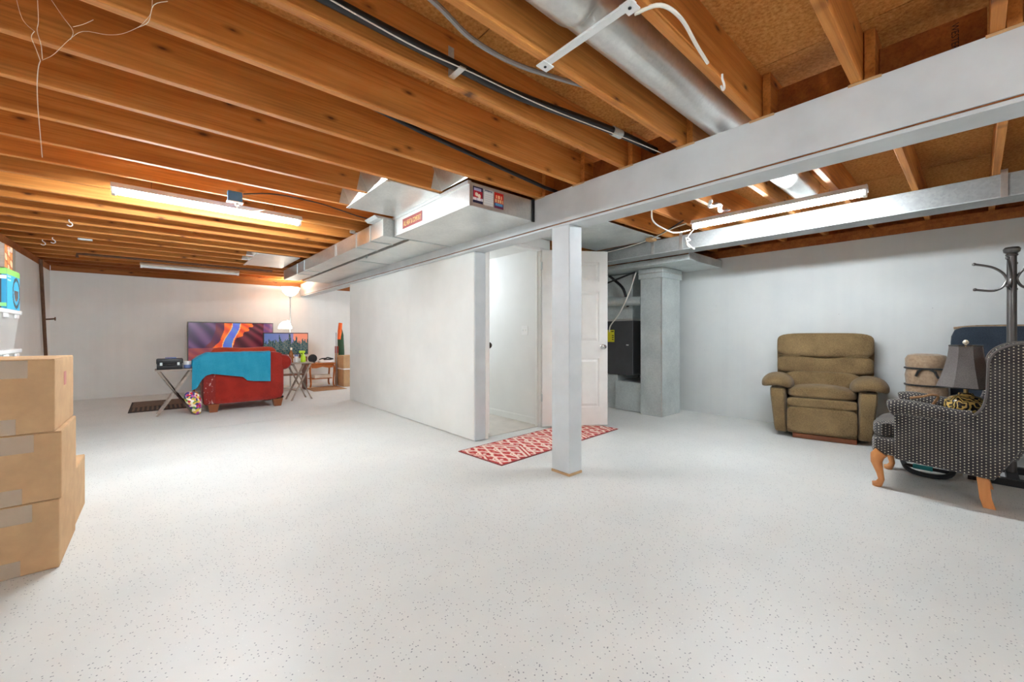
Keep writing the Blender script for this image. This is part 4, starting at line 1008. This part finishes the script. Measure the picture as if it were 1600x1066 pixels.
part('bottle_body', lathe(bmesh.new(), [(0.036, 0), (0.04, 0.01), (0.038, 0.09), (0.016, 0.135), (0.013, 0.155)], 18), 'lime_plastic', sp, True)
part('trigger_head', bxb(-0.065, 0.03, -0.014, 0.014, 0.1555, 0.195, 0.006, 2), 'lime_plastic', sp, True)
part('trigger', bxb(-0.04, -0.03, -0.008, 0.008, 0.115, 0.155, 0.003, 1), 'lime_plastic', sp)
wb = thing('pill_bottle', 'white plastic jar beside the lime spray bottle', 'jar', (1.76, 7.60, 0.6305))
part('jar_body', lathe(bmesh.new(), [(0.03, 0), (0.034, 0.005), (0.034, 0.10)], 16), 'white_plastic', wb, True)
part('cap', lathe(bmesh.new(), [(0.03, 0.1005), (0.03, 0.13)], 16), 'pale_blue_plastic', wb, True)
ab = thing('amber_bottle', 'tall amber bottle with pale cap on the tray table', 'bottle', (1.675, 7.58, 0.6305))
part('bottle_body', lathe(bmesh.new(), [(0.03, 0), (0.032, 0.01), (0.032, 0.16), (0.014, 0.195), (0.013, 0.21)], 16), 'amber_glass', ab, True)
part('cap', lathe(bmesh.new(), [(0.016, 0.2105), (0.016, 0.25)], 12), 'cream_enamel', ab, True)

# ------------------------------------------------------------------ screens, lamp and clutter at the far wall
def television(name, loc, w, h, fn, label, cabinet_top):
    t = thing(name, label, 'television', loc, 0)
    part('panel', bxb(-w/2, w/2, -0.03, 0.03, 0.04, 0.04+h, 0.004, 1), 'screen_bezel', t)
    print_grid('screen', w-0.03, h-0.035, 120, 72, fn, 'lit_screen', t, T(-w/2+0.015, -0.0302, 0.04+0.018), 0.0008)
    for s in (-1, 1): part('foot', prism(bmesh.new(), [(-0.10, 0), (0.10, 0), (0.02, 0.04), (-0.02, 0.04)], s*w*0.32-0.01, s*w*0.32+0.01, 'x'), 'black_plastic', t)
    return t
def canyon(u, v):
    uc = 0.46+0.16*(v-0.5)+0.015*math.sin(v*9)
    wv = math.sin((u*5.0+v*3.2+0.5*math.sin(v*4+u*3))*7.0)
    w_ = 0.05+0.02*(0.6-v)
    if v > 0.28 and abs(u-uc) < w_: return (70+24*v, 112+10*wv, 200)
    if v > 0.28 and abs(u-uc) < w_+0.012: return (246, 180, 104)
    if v < 0.36 and u < 0.30+0.35*(0.36-v)*0.5: return (138+14*wv, 66+8*wv, 70)
    le = uc-0.10-0.10*abs(v-0.55)-(0.10 if v < 0.5 else 0)*(0.5-v)*4
    if u < le: return (78+26*wv, 52+20*wv, 88+24*wv) if u < le-0.10 else (96+20*wv, 40+12*wv, 60)
    if u < uc: return (224+12*wv, 92+20*wv, 36)
    re = uc+0.28*max(0, v-0.25)+0.04*wv*0.5
    if u < re: return (222+16*wv, 88+24*wv, 34)
    if u > 0.88: return (104+16*wv, 62+8*wv, 100)
    return (88+26*wv, 34+12*wv, 46+12*wv)
random.seed(3)
NB = 56
TW = [(random.random()*0.26+0.48, random.random()) for _ in range(NB)]
for i_, h__ in ((5, 0.72), (18, 0.93), (19, 0.84), (31, 0.97), (32, 0.99), (33, 0.8), (40, 0.86), (41, 0.84), (49, 0.76)): TW[i_] = (h__, 0.2)
def skyline(u, v):
    top, tone = TW[min(NB-1, int(u*NB))]
    if v < top:
        k = (int(u*168)*7+int(v*64)*13) % 29
        if k == 0: return (206, 180, 120)
        if k in (3, 9): return (84, 100, 96)
        if v < 0.2: return (30, 58, 60)
        return (30+44*tone, 58+34*tone, 64+28*tone)
    if u > 0.66: return (214, 128, 100)
    return (88+60*u, 108+24*u, 160+10*u)
television('television', (1.085, 9.58, 0.52), 1.385, 0.78, canyon, 'large television showing an orange and blue rock canyon', 0.52)
ms = thing('media_stand', 'low dark media stand under the large television', 'cabinet', (1.02, 9.6, 0))
part('top_board', bxb(-0.55, 0.46, -0.2, 0.2, 0.495, 0.5195, 0.003, 1), 'walnut_legs', ms)
part('shelf', bxb(-0.53, 0.44, -0.19, 0.19, 0.2, 0.22), 'walnut_legs', ms)
for s in (-0.54, 0.45): part('side', bxb(s-0.01, s+0.01, -0.2, 0.2, 0, 0.4945), 'walnut_legs', ms)
television('television', (1.89, 8.95, 0.665), 0.79, 0.435, skyline, 'smaller television showing a city skyline at dusk', 0.655)
md = thing('media_cabinet', 'dark wooden crate cabinet under the smaller television', 'cabinet', (1.85, 8.95, 0))
part('top_board', bxb(-0.34, 0.38, -0.17, 0.17, 0.64, 0.6645, 0.003, 1), 'walnut_legs', md)
for s in (-0.33, 0.37): part('side', bxb(s-0.01, s+0.01, -0.16, 0.16, 0, 0.6395), 'walnut_legs', md)
part('shelf', bxb(-0.318, 0.358, -0.15, 0.15, 0.3, 0.32), 'walnut_legs', md)
tlamp = thing('torchiere_lamp', 'lit torchiere floor lamp with glass bowl and side reading light', 'floor lamp', (2.045, 9.32, 0))
part('base', lathe(bmesh.new(), [(0.14, 0), (0.14, 0.012), (0.03, 0.03), (0.012, 0.04)], 24), 'dull_galvanised', tlamp, True)
part('pole', lathe(bmesh.new(), [(0.0125, 0.0405), (0.0125, 1.84), (0.04, 1.90)], 14), 'dull_galvanised', tlamp, True)
part('glass_bowl', lathe(bmesh.new(), [(0.03, 1.901), (0.09, 1.925), (0.14, 1.985), (0.165, 2.06), (0.168, 2.08), (0.158, 2.08), (0.10, 2.02), (0.02, 1.98)], 28), 'lit_glass', tlamp, True, label='glowing glass bowl')
bl_ = bpy.data.lights.new('bulb', 'POINT'); bl_.energy = 14; bl_.color = (1.0, 0.84, 0.64); bl_.shadow_soft_size = 0.03
blo = bpy.data.objects.new('bulb', bl_); COL.objects.link(blo); blo.parent = tlamp; blo.location = (0, 0, 2.06)
part('side_arm', tube(bmesh.new(), smooth_path([(0, -0.013, 1.25), (-0.02, -0.05, 1.36), (-0.07, -0.08, 1.40), (-0.11, -0.09, 1.37)], 4), 0.008, 8), 'dull_galvanised', tlamp, True)
part('side_shade', lathe(bmesh.new(), [(0.03, 1.37), (0.05, 1.36), (0.10, 1.31), (0.125, 1.24), (0.125, 1.225), (0.115, 1.23), (0.03, 1.30)], 24, (-0.115, -0.09, 0)), 'lit_glass', tlamp, True, label='small glowing bell shade')
# amber side table
at = thing('side_table', 'amber wooden side table with curved legs by the far wall', 'table', (2.61, 9.28, 0))
part('tabletop', bxb(-0.26, 0.26, -0.2, 0.2, 0.475, 0.5, 0.008, 2), 'amber_wood', at)
for s in (-1, 1):
    part('apron', prism(bmesh.new(), [(-0.21, 0.4745), (0.21, 0.4745), (0.21, 0.40), (0.12, 0.395), (0, 0.42), (-0.12, 0.395), (-0.21, 0.40)], s*0.165-0.01, s*0.165+0.01, 'y'), 'amber_wood', at)
    for y in (-0.165, 0.165):
        part('leg', tube(bmesh.new(), smooth_path([(s*0.225, y, 0.4745), (s*0.24, y, 0.38), (s*0.23, y, 0.2), (s*0.225, y, 0.06), (s*0.24, y, 0.0)], 3), 0.018, 8), 'amber_wood', at, True)
part('lower_shelf', bxb(-0.21, 0.21, -0.145, 0.145, 0.16, 0.175), 'amber_wood', at)
solo('white_box', bxb(2.47, 2.79, 9.15, 9.4, 0.1755, 0.245, 0.006, 2), 'cream_enamel', 'flat pale box on the lower shelf of the side table', 'box')
solo('folded_towel', cushion(bmesh.new(), 2.71, 9.22, 0.5285, 0.30, 0.22, 0.056, 6, 8), 'white_plastic', 'folded white towel on the amber side table', 'towel', smooth=True)
bc = thing('black_cable_coil', 'tangled black game controller cables on the white towel', 'cable', (2.72, 9.2, 0.5575))
part('coil', tube(bmesh.new(), smooth_path([(-0.14, 0, 0.014), (-0.08, 0.05, 0.03), (-0.02, -0.02, 0.035), (0.03, 0.05, 0.05), (0.08, -0.02, 0.035), (0.14, 0.03, 0.02), (0.1, 0.06, 0.012), (0.0, 0.07, 0.012)], 5), 0.013, 8), 'black_plastic', bc, True)
part('pad', bxb(-0.06, 0.09, -0.05, 0.02, 0, 0.022, 0.008, 2), 'black_plastic', bc, True)
df = thing('desk_fan', 'small round black fan standing on the amber side table', 'fan', (2.44, 9.2, 0.5005))
part('head', lathe(bmesh.new(), [(0.03, -0.03), (0.085, -0.025), (0.09, 0.0), (0.085, 0.025), (0.03, 0.03)], 22, (0, 0, 0.10), 'y'), 'black_plastic', df, True)
part('stand', bxb(-0.05, 0.05, -0.04, 0.04, 0, 0.012, 0.004, 1), 'black_plastic', df)
# things beside the end of the partition
carton(2.93, 3.3, 8.75, 9.1, 0, 0.36, 0.0, 'brown cardboard box on the floor behind the partition end', False)
solo('white_tray', bxb(2.92, 3.31, 8.74, 9.11, 0.36, 0.385, 0.004, 1), 'white_plastic', 'flat white tray between the cardboard boxes behind the partition', 'tray')
carton(2.93, 3.28, 8.77, 9.08, 0.385, 0.66, 0.0, 'upper cardboard box on the white tray behind the partition', False)
um = thing('patio_umbrella', 'folded green umbrella with orange sleeve leaning behind the partition', 'umbrella', (3.08, 9.35, 0))
part('canopy', tube(bmesh.new(), [(0.0, 0.0, 0.12), (0.0, 0.03, 0.7), (0.0, 0.06, 1.1), (-0.01, 0.07, 1.25)], [0.05, 0.075, 0.065, 0.04], 12), 'green_canvas', um, True)
part('sleeve', tube(bmesh.new(), [(-0.07, -0.06, 1.0), (-0.045, -0.03, 1.18), (-0.02, 0.0, 1.36)], [0.035, 0.045, 0.04], 10), 'orange_fabric', um, True, label='bright orange sleeve')
part('shaft', tube(bmesh.new(), [(0, -0.005, 0.0), (0, 0.0, 0.119)], 0.014, 8), 'dull_galvanised', um)
solo('garden_stake', tube(bmesh.new(), [(2.91, 9.12, 0), (2.905, 9.16, 1.15)], 0.010, 8), 'grey_conduit', 'thin grey metal stake leaning beside the cardboard boxes', 'stake')
pb = thing('plank_offcut', 'narrow brown plank standing beside the umbrella', 'plank', (2.93, 9.2, 0))
part('board', bxb(-0.035, 0.035, -0.01, 0.01, 0, 0.70, 0.002, 1), 'pine_shelf', pb)
part('orange_tape', bxb(-0.036, 0.036, -0.011, 0.011, 0.701, 0.85), 'sticker_red', pb)
solo('cardboard_sheet', bxb(2.25, 2.88, 8.4, 9.06, 0.0003, 0.004), 'cardboard_brown', 'flat brown cardboard sheet on the floor before the amber side table', 'cardboard')
# door mat with ribbed front
dm = thing('door_mat', 'dark ribbed rubber door mat on the floor before the far wall', 'mat', (0.08, 8.35, 0))
part('rubber_base', bxb(-0.41, 0.28, -0.58, 0.58, 0.0003, 0.008), 'rubber_mat', dm)
part('pile', bxb(-0.385, 0.255, -0.10, 0.55, 0.0083, 0.014), 'mat_fibre', dm)
rb = mesh_from('rib', bxb(-0.012, 0.012, -0.20, 0.20, 0, 0.006), 'mat_fibre')
for i in range(12): inst('rib', rb, dm, (-0.36+0.052*i, -0.33, 0.0083))
solo('power_strip', bxb(1.52, 1.64, 7.95, 8.0, 0.0, 0.035, 0.006, 2), 'black_plastic', 'short black power strip on the floor by the red armchair', 'power strip', smooth=True)
